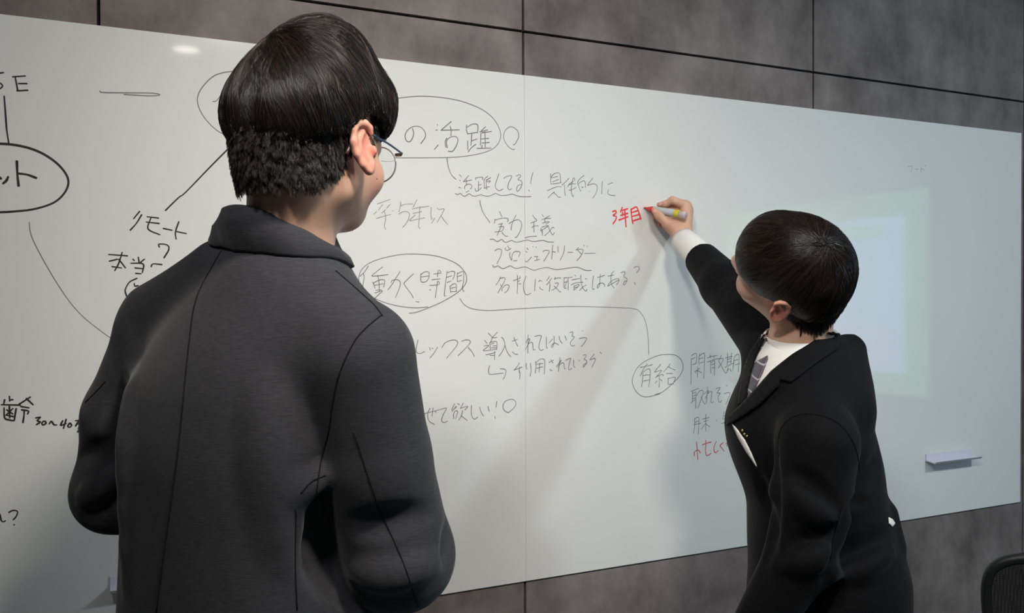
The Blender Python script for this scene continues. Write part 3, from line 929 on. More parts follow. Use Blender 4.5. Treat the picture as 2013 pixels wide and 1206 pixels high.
def head_prims(o, R, neck_to, neck_r=0.056, chin=0.0):
    """Head in its own frame (x right, y forward, z up; origin between the ear canals)."""
    T = lambda *p: o + R @ np.array(p)
    P = []
    P.append(ell(T(0, -.006, .036), (.0755, .096, .088), R, 0))
    P.append(ell(T(0, .030, -.012 - chin * .3), (.062, .063, .068 + chin * .3), R, .03))
    P.append(cap(T(.050, -.002, -.040 - chin * .6), T(.020, .066, -.060 - chin), .019, .016, .03))
    P.append(cap(T(-.050, -.002, -.040 - chin * .6), T(-.020, .066, -.060 - chin), .019, .016, .03))
    P.append(cap(T(-.012, .073, -.063 - chin), T(.012, .073, -.063 - chin), .016, .016, .025))
    P.append(ell(T(0, .055, -.045 - chin * .7), (.036 + chin * .3, .030, .028), R, .02))
    for s in (-1, 1):
        P.append(ell(T(s * .046, .058, -.020), (.022, .024, .020), R, .025))      # cheekbone
        P.append(cap(T(s * .012, .092, .022), T(s * .046, .078, .024), .010, .009, .02))   # brow
        P.append(ell(T(s * .032, .097, .004), (.017, .014, .011), R, .012, 's'))    # eye socket
        P.append(ell(T(s * .032, .078, .003), (.0128, .0128, .0125), R, .004))      # eyelids over the eyeball
        P.append(ell(T(s * .011, .101, -.025), (.008, .009, .007), R, .008))        # nostril wing
    P.append(cap(T(0, .088, .012), T(0, .110, -.020), .0075, .0095, .012))
    P.append(ell(T(0, .110, -.022), (.0095, .009, .008), R, .008))
    P.append(cap(T(-.018, .086, -.046 - chin * .6), T(.018, .086, -.046 - chin * .6), .0065, .0065, .008))
    P.append(ell(T(0, .094, -.044 - chin * .6), (.014, .006, .005), R, .006))
    P.append(ell(T(0, .093, -.053 - chin * .6), (.015, .007, .006), R, .006))
    P.append(cap(T(-.020, .099, -.0490 - chin * .6), T(.020, .099, -.0490 - chin * .6), .0016, .0016, .003, 's'))
    # neck
    nb = np.asarray(neck_to, float)
    P.append(cap(T(0, -.030, -.045), nb, neck_r - .002, neck_r + .004, .035))
    # ears
    for s in (-1, 1):
        n = nrm(R @ np.array([s * .90, -.42, .05]))          # outward normal of the ear plate
        e1 = nrm(R @ np.array([s * .40, .88, .25]))           # forward along the plate
        e1 = nrm(e1 - n * (e1 @ n)); e2 = np.cross(e1, n); e2 = e2 if e2 @ R[:, 2] > 0 else -e2
        c = T(s * .0785, -.014, .000)
        E = lambda a, b, h=0.0: c + e1 * a * .9 + e2 * b * .9 + n * (h + .008)
        EF = np.stack([e1, n, e2], 1)
        P.append(ell(E(-.002, .004, -.003), (.0150, .0052, .0243), EF, .006))
        P.append(ell(E(.002, -.022, -.001), (.0095, .0050, .012), EF, .006))
        P.append(ell(E(.004, .002, .004), (.0100, .0060, .0176), EF, .004, 's'))
        rim = [(.0135, .016), (.0125, .025), (.006, .0310), (-.004, .0325), (-.014, .025), (-.0175, .010), (-.0155, -.006), (-.010, -.020), (-.002, -.030)]
        P += chain([E(a, b, .003) for a, b in rim], [.0022, .0032, .0040, .0042, .0042, .0040, .0038, .0036, .0040], .004)
        P += chain([E(a, b, .001) for a, b in [(.002, .020), (-.006, .012), (-.008, 0), (-.002, -.012)]], [.0026, .003, .003, .0028], .004)
        P.append(ell(E(.0135, -.004, .002), (.0032, .0034, .0060), EF, .005))
    return P


def star_radius(prims, o, R, U, lo=0.03, hi=0.22):
    a = np.full(len(U), lo); b = np.full(len(U), hi)
    D = U @ R.T
    for _ in range(22):
        m = 0.5 * (a + b)
        ins = eval_prims(prims, o + D * m[:, None]) < 0
        a = np.where(ins, m, a); b = np.where(ins, b, m)
    return 0.5 * (a + b)


class RadMap:
    """Tabulated radius of a star-shaped solid around the head origin."""
    def __init__(s, prims, o, R, nt=90, npz=180):
        th = np.linspace(0, math.pi, nt); ph = np.linspace(-math.pi, math.pi, npz)
        A, B = np.meshgrid(th, ph, indexing='ij')
        U = np.stack([np.sin(A) * np.sin(B), np.sin(A) * np.cos(B), np.cos(A)], -1).reshape(-1, 3)
        s.r = star_radius(prims, o, R, U).reshape(nt, npz); s.nt, s.np = nt, npz

    def __call__(s, U):
        th = np.arccos(np.clip(U[:, 2], -1, 1)) / math.pi * (s.nt - 1)
        ph = (np.arctan2(U[:, 0], U[:, 1]) + math.pi) / (2 * math.pi) * (s.np - 1)
        i = np.clip(th.astype(int), 0, s.nt - 2); j = np.clip(ph.astype(int), 0, s.np - 2)
        a = th - i; b = ph - j; r = s.r
        return (r[i, j] * (1 - a) + r[i + 1, j] * a) * (1 - b) + (r[i, j + 1] * (1 - a) + r[i + 1, j + 1] * a) * b


def strands(paths, r0, r1):
    """paths: (N, K, 3) -> vertices and quads of three-sided hairs."""
    N, K, _ = paths.shape
    T = np.gradient(paths, axis=1)
    T /= np.linalg.norm(T, axis=2)[..., None] + 1e-9
    a = RNG.normal(size=(N, 1, 3))
    n1 = np.cross(T, a); n1 /= np.linalg.norm(n1, axis=2)[..., None] + 1e-9
    n2 = np.cross(T, n1)
    rad = np.linspace(0, 1, K) ** 1.5
    rad = (r0 * (1 - rad) + r1 * rad)[None, :, None]
    V = []
    for th in (0, 2.0944, 4.18879):
        V.append(paths + rad * (n1 * math.cos(th) + n2 * math.sin(th)))
    V = np.stack(V, 2).reshape(-1, 3)
    base = (np.arange(N)[:, None] * K + np.arange(K - 1)[None]).reshape(-1) * 3
    Q = np.concatenate([np.stack([base + j, base + (j + 1) % 3, base + (j + 1) % 3 + 3, base + j + 3], 1) for j in range(3)])
    return V, Q


def grow(o, R, rin, rout, whorl, accept, cut, n_guides, kids, length, lay, swirl=0.0, jit=0.16, K=11, grav=0.0, clump=0.006, r0=.00042, r1=.00012, lift_in=0.25, drift=None, start=0.0, locks=0.0):
    """Combed hair: guides start on the scalp, run away from the whorl over the head and end at the cut line."""
    U = RNG.normal(size=(n_guides * 6, 3)); U /= np.linalg.norm(U, axis=1)[:, None]
    P = U * rin(U)[:, None]
    U = U[accept(P)][:n_guides]
    n = len(U)
    w = nrm(whorl)
    g = R.T @ np.array([0, 0, -1.0])
    ang = RNG.normal(0, jit, n)
    layer = RNG.uniform(lay[0], lay[1], n)
    L = length * RNG.uniform(.78, 1.12, n)
    e1 = nrm(np.cross(w, [0.3, 1.0, 0.1])); e2 = np.cross(w, e1)
    phi = np.arctan2(U @ e1, U @ e2)
    layer = layer + locks * (np.sin(9 * phi + .6) + .7 * np.sin(17 * phi + 2.1 + 4 * (U @ w)))
    ang = ang + 2.0 * locks * np.sin(13 * phi + 5 * (U @ w))
    bend = RNG.normal(0, .5, n)
    U = np.repeat(U, kids, 0)
    U = U + RNG.normal(0, .045, U.shape); U /= np.linalg.norm(U, axis=1)[:, None]
    ang = np.repeat(ang, kids) + RNG.normal(0, .05, n * kids)
    layer = np.repeat(layer, kids) + RNG.normal(0, .035, n * kids)
    L = np.repeat(L, kids) * RNG.uniform(.85, 1.08, n * kids)
    bend = np.repeat(bend, kids)
    N = len(U)
    ds = L / (K - 1)
    pts = np.zeros((N, K, 3))
    alive = np.ones(N, bool)
    prev = None
    u = U.copy()
    for k in range(K):
        ri, ro = rin(u), rout(u)
        s = k / (K - 1)
        f = np.clip((s * L) / (lift_in * length), 0, 1); f = start + (1 - start) * f * f * (3 - 2 * f)
        rr = ri + (ro - ri) * np.clip(f * layer, 0, 1.25) - .001 * (1 - f)
        p = u * rr[:, None]
        if prev is not None:
            stop = cut(p) & alive
            alive &= ~stop
            p = np.where(alive[:, None], p, prev + (p - prev) * 0.02)
        pts[:, k] = p
        prev = p
        t = u * (u @ w)[:, None] - w
        tl = np.linalg.norm(t, axis=1)[:, None]
        t = t / (tl + 1e-6)
        t = np.where(tl < .05, RNG.normal(size=t.shape), t)
        if grav:
            t = t + grav * (g - u * (u @ g)[:, None])
        if drift is not None:
            dv = drift(p)
            t = t + dv - u * np.sum(u * dv, 1)[:, None]
        t /= np.linalg.norm(t, axis=1)[:, None] + 1e-9
        b = np.cross(u, t)
        a = ang + swirl + bend * .25 * s
        t = t * np.cos(a)[:, None] + b * np.sin(a)[:, None]
        step = ds / np.maximum(rr, .03)
        u2 = u + t * step[:, None]
        u = np.where(alive[:, None], u2 / np.linalg.norm(u2, axis=1)[:, None], u)
    # draw each lock together towards its tip
    G = pts.reshape(n, kids, K, 3)
    c = G.mean(1, keepdims=True)
    s = np.linspace(0, 1, K)[None, None, :, None] ** 1.3
    G = G + (c - G) * (.25 + .6 * s)
    pts = G.reshape(N, K, 3)
    dist = np.linalg.norm(pts[:, -1] - pts[:, 0], axis=1)
    pts = pts[dist > .004]
    V, Q = strands(pts @ R.T + o, r0, r1)
    tone = np.repeat(RNG.uniform(0, 1, len(pts)) ** 3.5, K * 3)
    return V, Q, tone


def set_tone(o, t):
    a = o.data.attributes.new('tone', 'FLOAT', 'POINT')
    a.data.foreach_set('value', np.asarray(t, np.float32))


def blush(o, V, spots):
    """Natural redness of ears, fingertips and cheeks as a per-vertex value."""
    f = np.zeros(len(V))
    for c, r, a in spots:
        f = np.maximum(f, a * np.clip(1.3 - np.linalg.norm(V - np.asarray(c), axis=1) / r, 0, 1))
    at_ = o.data.attributes.new('blush', 'FLOAT', 'POINT')
    at_.data.foreach_set('value', f.astype(np.float32))


# ------------------------------------------------------------------ hands
def hand_prims(w, d, n, side, curl=0.5, s=1.0):
    """Relaxed hand: wrist w, finger direction d, back-of-hand normal n, side = +1 / -1 for the thumb side."""
    d = nrm(d); n = nrm(np.asarray(n) - d * (np.asarray(n) @ d)); t = np.cross(d, n) * side
    P = []
    roots = []
    for i, (a, l) in enumerate(((.030, .088), (.010, .092), (-.010, .088), (-.028, .080))):
        m = w + (d * l + t * a) * s
        roots.append(m)
        P.append(cap(w + (d * .012 + t * a * .55) * s, m, .013 * s, .0105 * s, .012))
    lens = ((.042, .025, .020), (.046, .029, .021), (.042, .027, .020), (.033, .020, .018))
    for i, m in enumerate(roots):
        p = m; ang = 0.25 + .08 * i
        for j, l in enumerate(lens[i]):
            ang += curl * (.9 + .15 * i) * (1.0 if j else .6)
            q = p + (d * math.cos(ang) - n * math.sin(ang)) * l * s
            P.append(cap(p, q, (.0092, .0085, .0075)[j] * s, (.0085, .0075, .0065)[j] * s, .004))
            p = q
    a = w + (d * .022 + t * .022 - n * .006) * s
    b = a + (d * .030 + t * .024 - n * .012) * s
    c = b + (d * .030 + t * .006 - n * .010) * s
    e = c + (d * .022 - t * .004 - n * .008) * s
    P += chain([a, b, c, e], [.014 * s, .0115 * s, .0098 * s, .0075 * s], .008)
    return P


# ------------------------------------------------------------------ man in grey
def man_grey():
    o = at(605, 304, 1.06)
    ph = math.radians(19)
    F = FH * math.cos(ph) + RH * math.sin(ph)
    F = nrm(F * math.cos(.05) - UP * math.sin(.05))
    R = frame(F, UP + RH * 0.02)
    T = lambda *p: o + R @ np.array(p)
    pb = math.radians(47)
    FB = FH * math.cos(pb) + RH * math.sin(pb)
    RB = frame(FB)
    base = at(482, 1206, 1.075); base = np.array([base[0], base[1], 0.0])
    B = lambda x, y, z: base + RB @ np.array([x, y, z])
    root = empty('person', (base[0], base[1], 0.0))
    tag(root, 'person in a charcoal grey jacket and glasses, seen from behind, watching the board', 'person')
    neckb = at(560, 520, 1.075)
    # ---- body
    S_r, M_r, E_r = at(703, 705, 0.955), at(735, 900, 0.985), at(783, 1092, 1.02)
    S_l, E_l = at(318, 668, 1.20), at(224, 968, 1.235)
    W_r = B(-.10, .19, 1.02); W_l = B(-.15, .19, 1.08)
    core = [(0.86, 0, 0, .12, .09, 2.2), (1.04, 0, 0, .105, .075, 2.2), (1.2, 0, .015, .11, .075, 2.2), (1.32, 0, .03, .11, .075, 2.2), (1.40, 0, .04, .08, .06, 2.0)]
    P = [loft(base, RB, core, 0)]
    P += head_prims(o, R, neckb, .049)
    P.append(cap(neckb, B(0, .05, 1.33), .046, .06, .04))
    for S, E, W_ in ((S_r, E_r, W_r), (S_l, E_l, W_l)):
        P.append(cap(B(0, .03, 1.34), S, .05, .04, .03)); P += chain([S, E, W_], [.042, .034, .024], .01)
    P += hand_prims(W_r, RB @ np.array([-.85, .25, .05]), RB @ np.array([.1, .6, .5]), -1, .45)
    P += hand_prims(W_l, RB @ np.array([.8, .1, -.25]), RB @ np.array([-.1, .7, .4]), 1, .45)
    for s in (-1, 1):
        P += chain([B(s * .09, 0, .88), B(s * .10, .01, .48), B(s * .11, -.01, .08)], [.07, .05, .036], .02)
        P.append(cap(B(s * .11, -.03, .035), B(s * .12, .13, .022), .030, .020, .01))
    Pn = [p for p in (W_r, W_l)]
    h = np.array(Pn)
    xs = axis((base[0] - .5, base[0] + .6, .014), (o[0] - .13, o[0] + .15, .0022))
    ys = axis((base[1] - .5, base[1] + .6, .014), (o[1] - .13, o[1] + .16, .0022))
    zs = axis((-.02, o[2] + .16, .014), (o[2] - .19, o[2] + .15, .0022), (h[:, 2].min() - .1, h[:, 2].max() + .1, .004))
    V, Q = surface(P, xs, ys, zs)
    body = mesh_np('body', V, Q, MAT['skin'], root)
    blush(body, V, [(T(.09, -.014, 0), .034, .8), (T(-.09, -.014, 0), .034, .8), (T(.055, .05, -.03), .03, .30)])
    skin_tree = bvh(V, Q)
    # eyes
    for s in (-1, 1):
        b = MB()
        b.lathe(T(s * .032, .0705, .003), R @ np.array([0, 1.0, 0]), [(0, .0122), (.008, .0118), (.0135, .0085), (.0165, .0062), (.0185, .003), (.019, 0)], 18)
        b.build('eye', plain('eye_white', srgb(226, 222, 216), .2), root)
    mole, mn = hit(skin_tree, 741, 352)
    if mole is not None:
        b = MB(); b.lathe(mole - mn * .0004, mn, [(0, .0012), (.0006, .0009), (.0008, 0)], 10)
        b.build('mole', plain('mole_brown', srgb(80, 48, 40), .6), root)
    # ---- hair
    vol = [ell(T(.006, -.008, .046), (.086, .103, .098), R, 0), ell(T(.003, -.064, .034), (.074, .047, .056), R, .02),
           ell(T(.022, .046, .068), (.066, .052, .058), R, .02), ell(T(.012, .004, .114), (.058, .078, .050), R, .014)]
    skull = [ell(T(0, -.006, .036), (.0757, .0962, .0882), R, 0), ell(T(0, .030, -.016), (.063, .064, .073), R, .03),
             cap(T(0, -.030, -.045), neckb, .0495, .055, .035)]
    rin, rout = RadMap(skull, o, R), RadMap(vol, o, R)
    az = lambda p: np.arctan2(np.abs(p[:, 0]), p[:, 1])           # 0 in front, pi at the back

    def hairline(p):
        a = az(p)
        return np.interp(a, [0, .6, .95, 1.25, 1.5, 1.9, 2.4, 3.15], [.066, .062, .056, .046, .050, .020, .006, .002])

    def cutline(p):
        a = az(p)
        return np.interp(a, [0, .5, .9, 1.15, 1.4, 1.7, 2.1, 2.6, 3.15], [.030, .030, .034, .042, .050, .050, .016, -.002, -.002])

    Vs, Qs, Ts, n = [], [], [], 0

    def put(VQ):
        nonlocal n
        Vs.append(VQ[0]); Qs.append(VQ[1] + n); n += len(VQ[0])
        Ts.append(VQ[2] if len(VQ) > 2 else np.zeros(len(VQ[0])))

    whorl = (-.010, -.066, .122)
    # close-lying under-layer
    cap_p = vol + [Prim(lambda X, Y, Z: np.maximum(-1.0, cut_field(X, Y, Z)), o - .2, o + .2, .0, 's')]

    def cut_field(X, Y, Z):
        X, Y, Z = np.broadcast_arrays(X, Y, Z)
        q = (np.stack([X.ravel(), Y.ravel(), Z.ravel()], 1) - o) @ R
        return (q[:, 2] - cutline(q) - .012).reshape(X.shape)
    shrink = [ell(T(.006, -.007, .044), (.081, .098, .092), R, 0), ell(T(.003, -.062, .034), (.068, .042, .051), R, .02),
              ell(T(.022, .043, .068), (.061, .047, .053), R, .02), ell(T(.012, .004, .111), (.052, .072, .046), R, .014)]
    shrink.append(Prim(cut_field, o - .2, o + .2, .006, 's'))
    ax_ = [axis((o[i] - .15, o[i] + .17, .004)) for i in range(3)]
    put(surface(shrink, *ax_, relax=2)); nbase = len(Qs[0])
    acc_top = lambda p: (p[:, 2] > hairline(p))
    put(grow(o, R, rin, rout, whorl, acc_top, lambda p: p[:, 2] < cutline(p) + RNG.normal(0, .008, len(p)), 2300, 28, .17, (.82, 1.06), swirl=.12, jit=.20, grav=.35, lift_in=.30, start=.82, K=13, r0=.00021, r1=.00008, locks=.045))
    put(grow(o, R, rin, rout, whorl, lambda p: (p[:, 2] > .07), lambda p: p[:, 2] < cutline(p) - .002, 260, 12, .15, (.99, 1.07), swirl=.15, jit=.3, grav=.3, lift_in=.30, start=.88, K=13, r0=.00019, r1=.00007))
    # short clipped nape and sides
    def nape(p):
        a = az(p)
        lo = np.interp(a, [0, 1.25, 1.45, 1.85, 1.95, 2.1, 2.5, 3.15], [1, 1, .040, .036, .004, -.018, -.038, -.042])
        return (p[:, 2] > lo) & (p[:, 2] < .02)
    put(grow(o, R, rin, RadMap([ell(T(0, -.008, .034), (.082, .103, .092), R, 0), ell(T(0, -.02, -.015), (.063, .090, .070), R, .03), cap(T(0, -.030, -.045), neckb, .055, .057, .035)], o, R),
             whorl, nape, lambda p: p[:, 2] < -.09, 2600, 16, .018, (.5, 1.0), jit=.25, grav=1.0, K=5, r0=.00024, r1=.00007, lift_in=.9))
    # sideburn in front of the ear
    def burn(p):
        a = az(p)
        return (a > 1.02) & (a < 1.36) & (p[:, 2] > -.004) & (p[:, 2] < .055)
    put(grow(o, R, rin, rout, whorl, burn, lambda p: p[:, 2] < -.03, 200, 12, .016, (.25, .5), jit=.2, grav=1.2, K=5, r0=.0002, r1=.0001, lift_in=.9))
    hv, hq = np.concatenate(Vs), np.concatenate(Qs)
    ho = mesh_np('hair', hv, hq, None, root, mats=[MAT['hair'], MAT['hair_base']], midx=(np.arange(len(hq)) < nbase).astype(int))
    set_tone(ho, np.concatenate(Ts))
    ho['label'] = 'short black straight hair with a clipped nape'

    # ---- jacket
    secs = [(0.74, 0, -.010, .200, .142, 2.5), (0.90, 0, -.006, .190, .135, 2.5), (1.04, 0, 0, .182, .130, 2.5), (1.15, 0, .005, .180, .130, 2.5),
            (1.24, 0, .012, .186, .134, 2.5), (1.32, 0, .022, .190, .130, 2.4), (1.375, 0, .030, .180, .112, 2.3), (1.420, 0, .040, .140, .094, 2.2),
            (1.446, 0, .044, .108, .088, 2.1), (1.466, 0, .047, .090, .080, 2.1), (1.490, 0, .051, .074, .070, 2.0), (1.504, 0, .052, .060, .060, 2.0)]
    P = [loft(base, RB, secs, 0)]
    P.append(cap(B(.06, .03, 1.43), S_r + UP * .006, .045, .056, .05))
    P.append(cap(B(-.06, .03, 1.43), S_l + UP * .010, .045, .056, .05)); P.append(cap(at(412, 518, 1.09), at(296, 606, 1.17), .020, .028, .035))
    GX = [axis((base[i] - .42, base[i] + .5, .011)) for i in (0, 1)]

    def folder(tree):
        def fold(pts, r, sink, k, op):
            """A fold following the cloth: a thin roll laid along the surface, added (u) or pressed in (s)."""
            q = []
            for a in catmull(pts, 3):
                hh, nn = hit(tree, *a)
                if hh is not None:
                    q.append(hh + nn * sink)
            return chain(q, [r * (.35 + .65 * math.sin(math.pi * (i + .3) / (len(q) - .4))) for i in range(len(q))], k, op) if len(q) > 1 else []
        return fold
    fold = folder(bvh(*surface(P, *GX, axis((.70, 1.55, .011)), relax=1)))
    # hollow between the back and the sleeve, soft folds of the back
    P += fold([(572, 935), (606, 975), (640, 1030), (672, 1085), (702, 1140), (728, 1180)], .040, .010, .02, 's')
    P += fold([(640, 930), (606, 952), (576, 962)], .010, -.002, .015, 'u')
    P += fold([(520, 760), (540, 860), (548, 960), (560, 1100)], .020, -.0185, .03, 'u')
    # sleeves
    P += chain([S_r, M_r, E_r], [.062, .063, .0625], .010)
    P += chain([E_r, W_r], [.060, .040], .02)
    M_l = S_l * .5 + E_l * .5 - CR * .010
    P += chain([S_l, M_l, E_l], [.060, .060, .052], .016)
    P += chain([E_l, W_l], [.054, .040], .02)
    fold = folder(bvh(*surface(P, *GX, axis((.70, 1.55, .011)), relax=1)))
    P += fold([(236, 780), (229, 900), (230, 1040)], .014, .011, .02, 's')
    P += fold([(266, 700), (254, 820), (249, 940), (247, 1150)], .016, -.0135, .025, 'u')
    P += fold([(165, 900), (190, 890), (222, 870)], .012, .009, .015, 's')
    P += fold([(160, 985), (190, 965), (224, 935)], .012, -.004, .015, 'u')
    P += fold([(175, 1020), (200, 1005), (226, 985)], .010, .008, .012, 's')
    P += fold([(690, 1040), (760, 1030), (840, 1010)], .012, .009, .02, 's')
    P += fold([(700, 1130), (770, 1130), (850, 1110)], .012, -.004, .02, 'u')
    P += fold([(868, 960), (880, 1030), (878, 1110)], .010, .006, .014, 's')
    xs = axis((base[0] - .40, base[0] + .48, .0044)); ys = axis((base[1] - .42, base[1] + .48, .0044)); zs = axis((.70, 1.53, .0044))
    Vj, Qj = surface(P, xs, ys, zs, relax=2)
    jk = mesh_np('jacket', Vj, Qj, MAT['grey_suit'], root)
    jk['label'] = 'charcoal grey jersey jacket'
    tree = bvh(Vj, Qj)
    b = MB()
    for line in ([(461, 470), (447, 478), (420, 520), (386, 590), (372, 680), (362, 780), (352, 880), (336, 1000), (322, 1100), (308, 1206)],
                 [(750, 620), (720, 645), (695, 675), (668, 734), (655, 790), (646, 850), (631, 908), (621, 974)],
                 [(696, 850), (741, 988), (788, 1095), (823, 1193)],
                 [(660, 533), (708, 575), (735, 600), (752, 622)],
                 [(168, 792), (188, 772), (208, 750)],
                 [(640, 935), (612, 948), (592, 970)],
                 [(582, 1000), (580, 1100), (584, 1200)]):
        q = drape_line(tree, line, 6, .0003)
        if len(q) > 2:
            b.tube(q, .0008, 6)
    sm = b.build('seam', MAT['seam'], jk)
    # collar: stands at the neck, folds over and lies on the shoulders
    neck_c = at(547, 454, 1.06)
    V = []; Q = []
    th = np.linspace(-2.5, 2.5, 81)
    k = 8
    for a in th:
        dv = RB @ np.array([math.sin(a) * 1.0, -math.cos(a) * (1.0 + .12 * max(0, -math.cos(a))), 0])
        drop = .060 * ((1 - math.cos(a)) / 2) ** 1.15
        P0 = neck_c - UP * drop
        low = P0 + dv * (.089 - .020 * max(0, -math.cos(a)) - .008 * max(0, math.sin(a))) - UP * .001
        loc, nn, _, _ = tree.find_nearest(Vector(low))
        loc = np.array(loc); nn = np.array(nn)
        nn = nn if nn @ (dv + UP * .5) > 0 else -nn
        top = P0 + dv * .0615 + UP * .026
        mid = (top + loc) / 2 + nn * .007 + dv * .004
        ring_ = [P0 + dv * .056 - UP * .02, P0 + dv * .0575 + UP * .018, top - dv * .001 + UP * .001, top + dv * .0035 - UP * .001,
                 mid, loc + nn * .0050, loc + nn * .0035 + (loc - mid) * .06, loc + nn * .0005]
        V += ring_
    for i in range(len(th) - 1):
        for j in range(k):
            j2 = (j + 1) % k
            Q.append([i * k + j, i * k + j2, (i + 1) * k + j2, (i + 1) * k + j])
    cl = mesh_np('collar', np.array(V), np.array(Q), MAT['grey_suit'], jk)
    # sleeve ends and shirt front are out of view; trousers and shoes complete the figure
    P = [loft(base, RB, [(.72, 0, 0, .165, .115, 2.3), (.95, 0, 0, .160, .110, 2.3)], 0)]
    for s in (-1, 1):
        P += chain([B(s * .088, 0, .80), B(s * .10, .01, .45), B(s * .11, -.01, .10)], [.088, .070, .060], .02)
    V, Q = surface(P, axis((base[0] - .35, base[0] + .35, .014)), axis((base[1] - .35, base[1] + .35, .014)), axis((.03, .98, .014)))
    mesh_np('trousers', V, Q, MAT['trousers'], root)
    for s in (-1, 1):
        P = [cap(B(s * .11, -.04, .045), B(s * .12, .10, .035), .043, .040, .0), cap(B(s * .12, .10, .035), B(s * .125, .17, .030), .038, .028, .02),
             cap(B(s * .11, -.02, .06), B(s * .11, -.01, .11), .042, .044, .02)]
        P.append(Prim(lambda X, Y, Z: Z + 0 * X + 0 * Y - .002, base - .5, base + .5, .0, 's'))
        c = B(s * .115, .06, .05)
        V, Q = surface(P, axis((c[0] - .2, c[0] + .2, .006)), axis((c[1] - .2, c[1] + .2, .006)), axis((-.02, .19, .006)))
        mesh_np('shoe', V, Q, MAT['shoe'], root)
    return root, o, R, skin_tree, tree


def glasses(o, R):
    T = lambda *p: o + R @ np.array(p)
    root = empty('eyeglasses', T(0, .10, 0))
    tag(root, 'thin-rimmed eyeglasses worn by the man in the grey jacket', 'eyeglasses')
    gold = plain('pale_gold_metal', srgb(170, 155, 120), .3, .5, .8)
    blue = plain('blue_grey_metal', srgb(92, 120, 150), .28, .5, .8)
    brown = plain('brown_temple_tip', srgb(70, 48, 40), .35)
    m, nt, bs = new_mat('lens_glass')
    bs.inputs['Base Color'].default_value = (1, 1, 1, 1)
    bs.inputs['Roughness'].default_value = 0.0
    bs.inputs['Transmission Weight'].default_value = 1.0
    bs.inputs['IOR'].default_value = 1.02
    a = np.linspace(0, 2 * math.pi, 40, endpoint=False)
    for s in (-1, 1):
        ring = np.array([T(s * (.036 + .029 * np.cos(t)), .114 - .010 * abs(np.cos(t) * .5 + .5) ** 2, .007 + .0235 * np.sin(t) - .002 * np.cos(t) ** 2) for t in a])
        b = MB(); b.tube(ring, .0010, 8, closed=True)
        rim = b.build('rim', plain('clear_grey_rim', srgb(150, 148, 145), .25), root)
        c = ring.mean(0)
        n = R[:, 1]
        V = np.vstack([ring + n * .0006, ring - n * .0006, c + n * .0006, c - n * .0006])
        k = len(a)
        Tt = [[2 * k, i, (i + 1) % k] for i in range(k)] + [[2 * k + 1, k + (i + 1) % k, k + i] for i in range(k)]
        Qq = [[i, k + i, k + (i + 1) % k, (i + 1) % k] for i in range(k)]
        mesh_np('lens', V, [np.array(Qq), np.array(Tt)], m, rim)
        b = MB()
        b.tube([T(s * .0640, .105, .018), T(s * .0715, .104, .018), T(s * .0755, .098, .0185)], [.0022, .0024, .0020], 8)
        b.build('hinge', gold, root)
        b = MB()
        b.tube(catmull([T(s * .0755, .100, .0185), T(s * .0785, .056, .0215), T(s * .0790, .012, .0235)], 5), [.0013] * 11, 8)
        tp = b.build('temple', blue, root)
        b = MB()
        b.tube(catmull([T(s * .0790, .012, .0235), T(s * .0775, -.008, .024), T(s * .0765, -.026, .012), T(s * .0745, -.038, -.010)], 5), [.0014] * 6 + [.0016] * 5 + [.0022] * 5, 8)
        b.build('temple_tip', brown, tp)
    b = MB(); b.tube(catmull([T(-.008, .113, .012), T(0, .116, .017), T(.008, .113, .012)], 5), .0012, 8)
    b.build('bridge', gold, root)


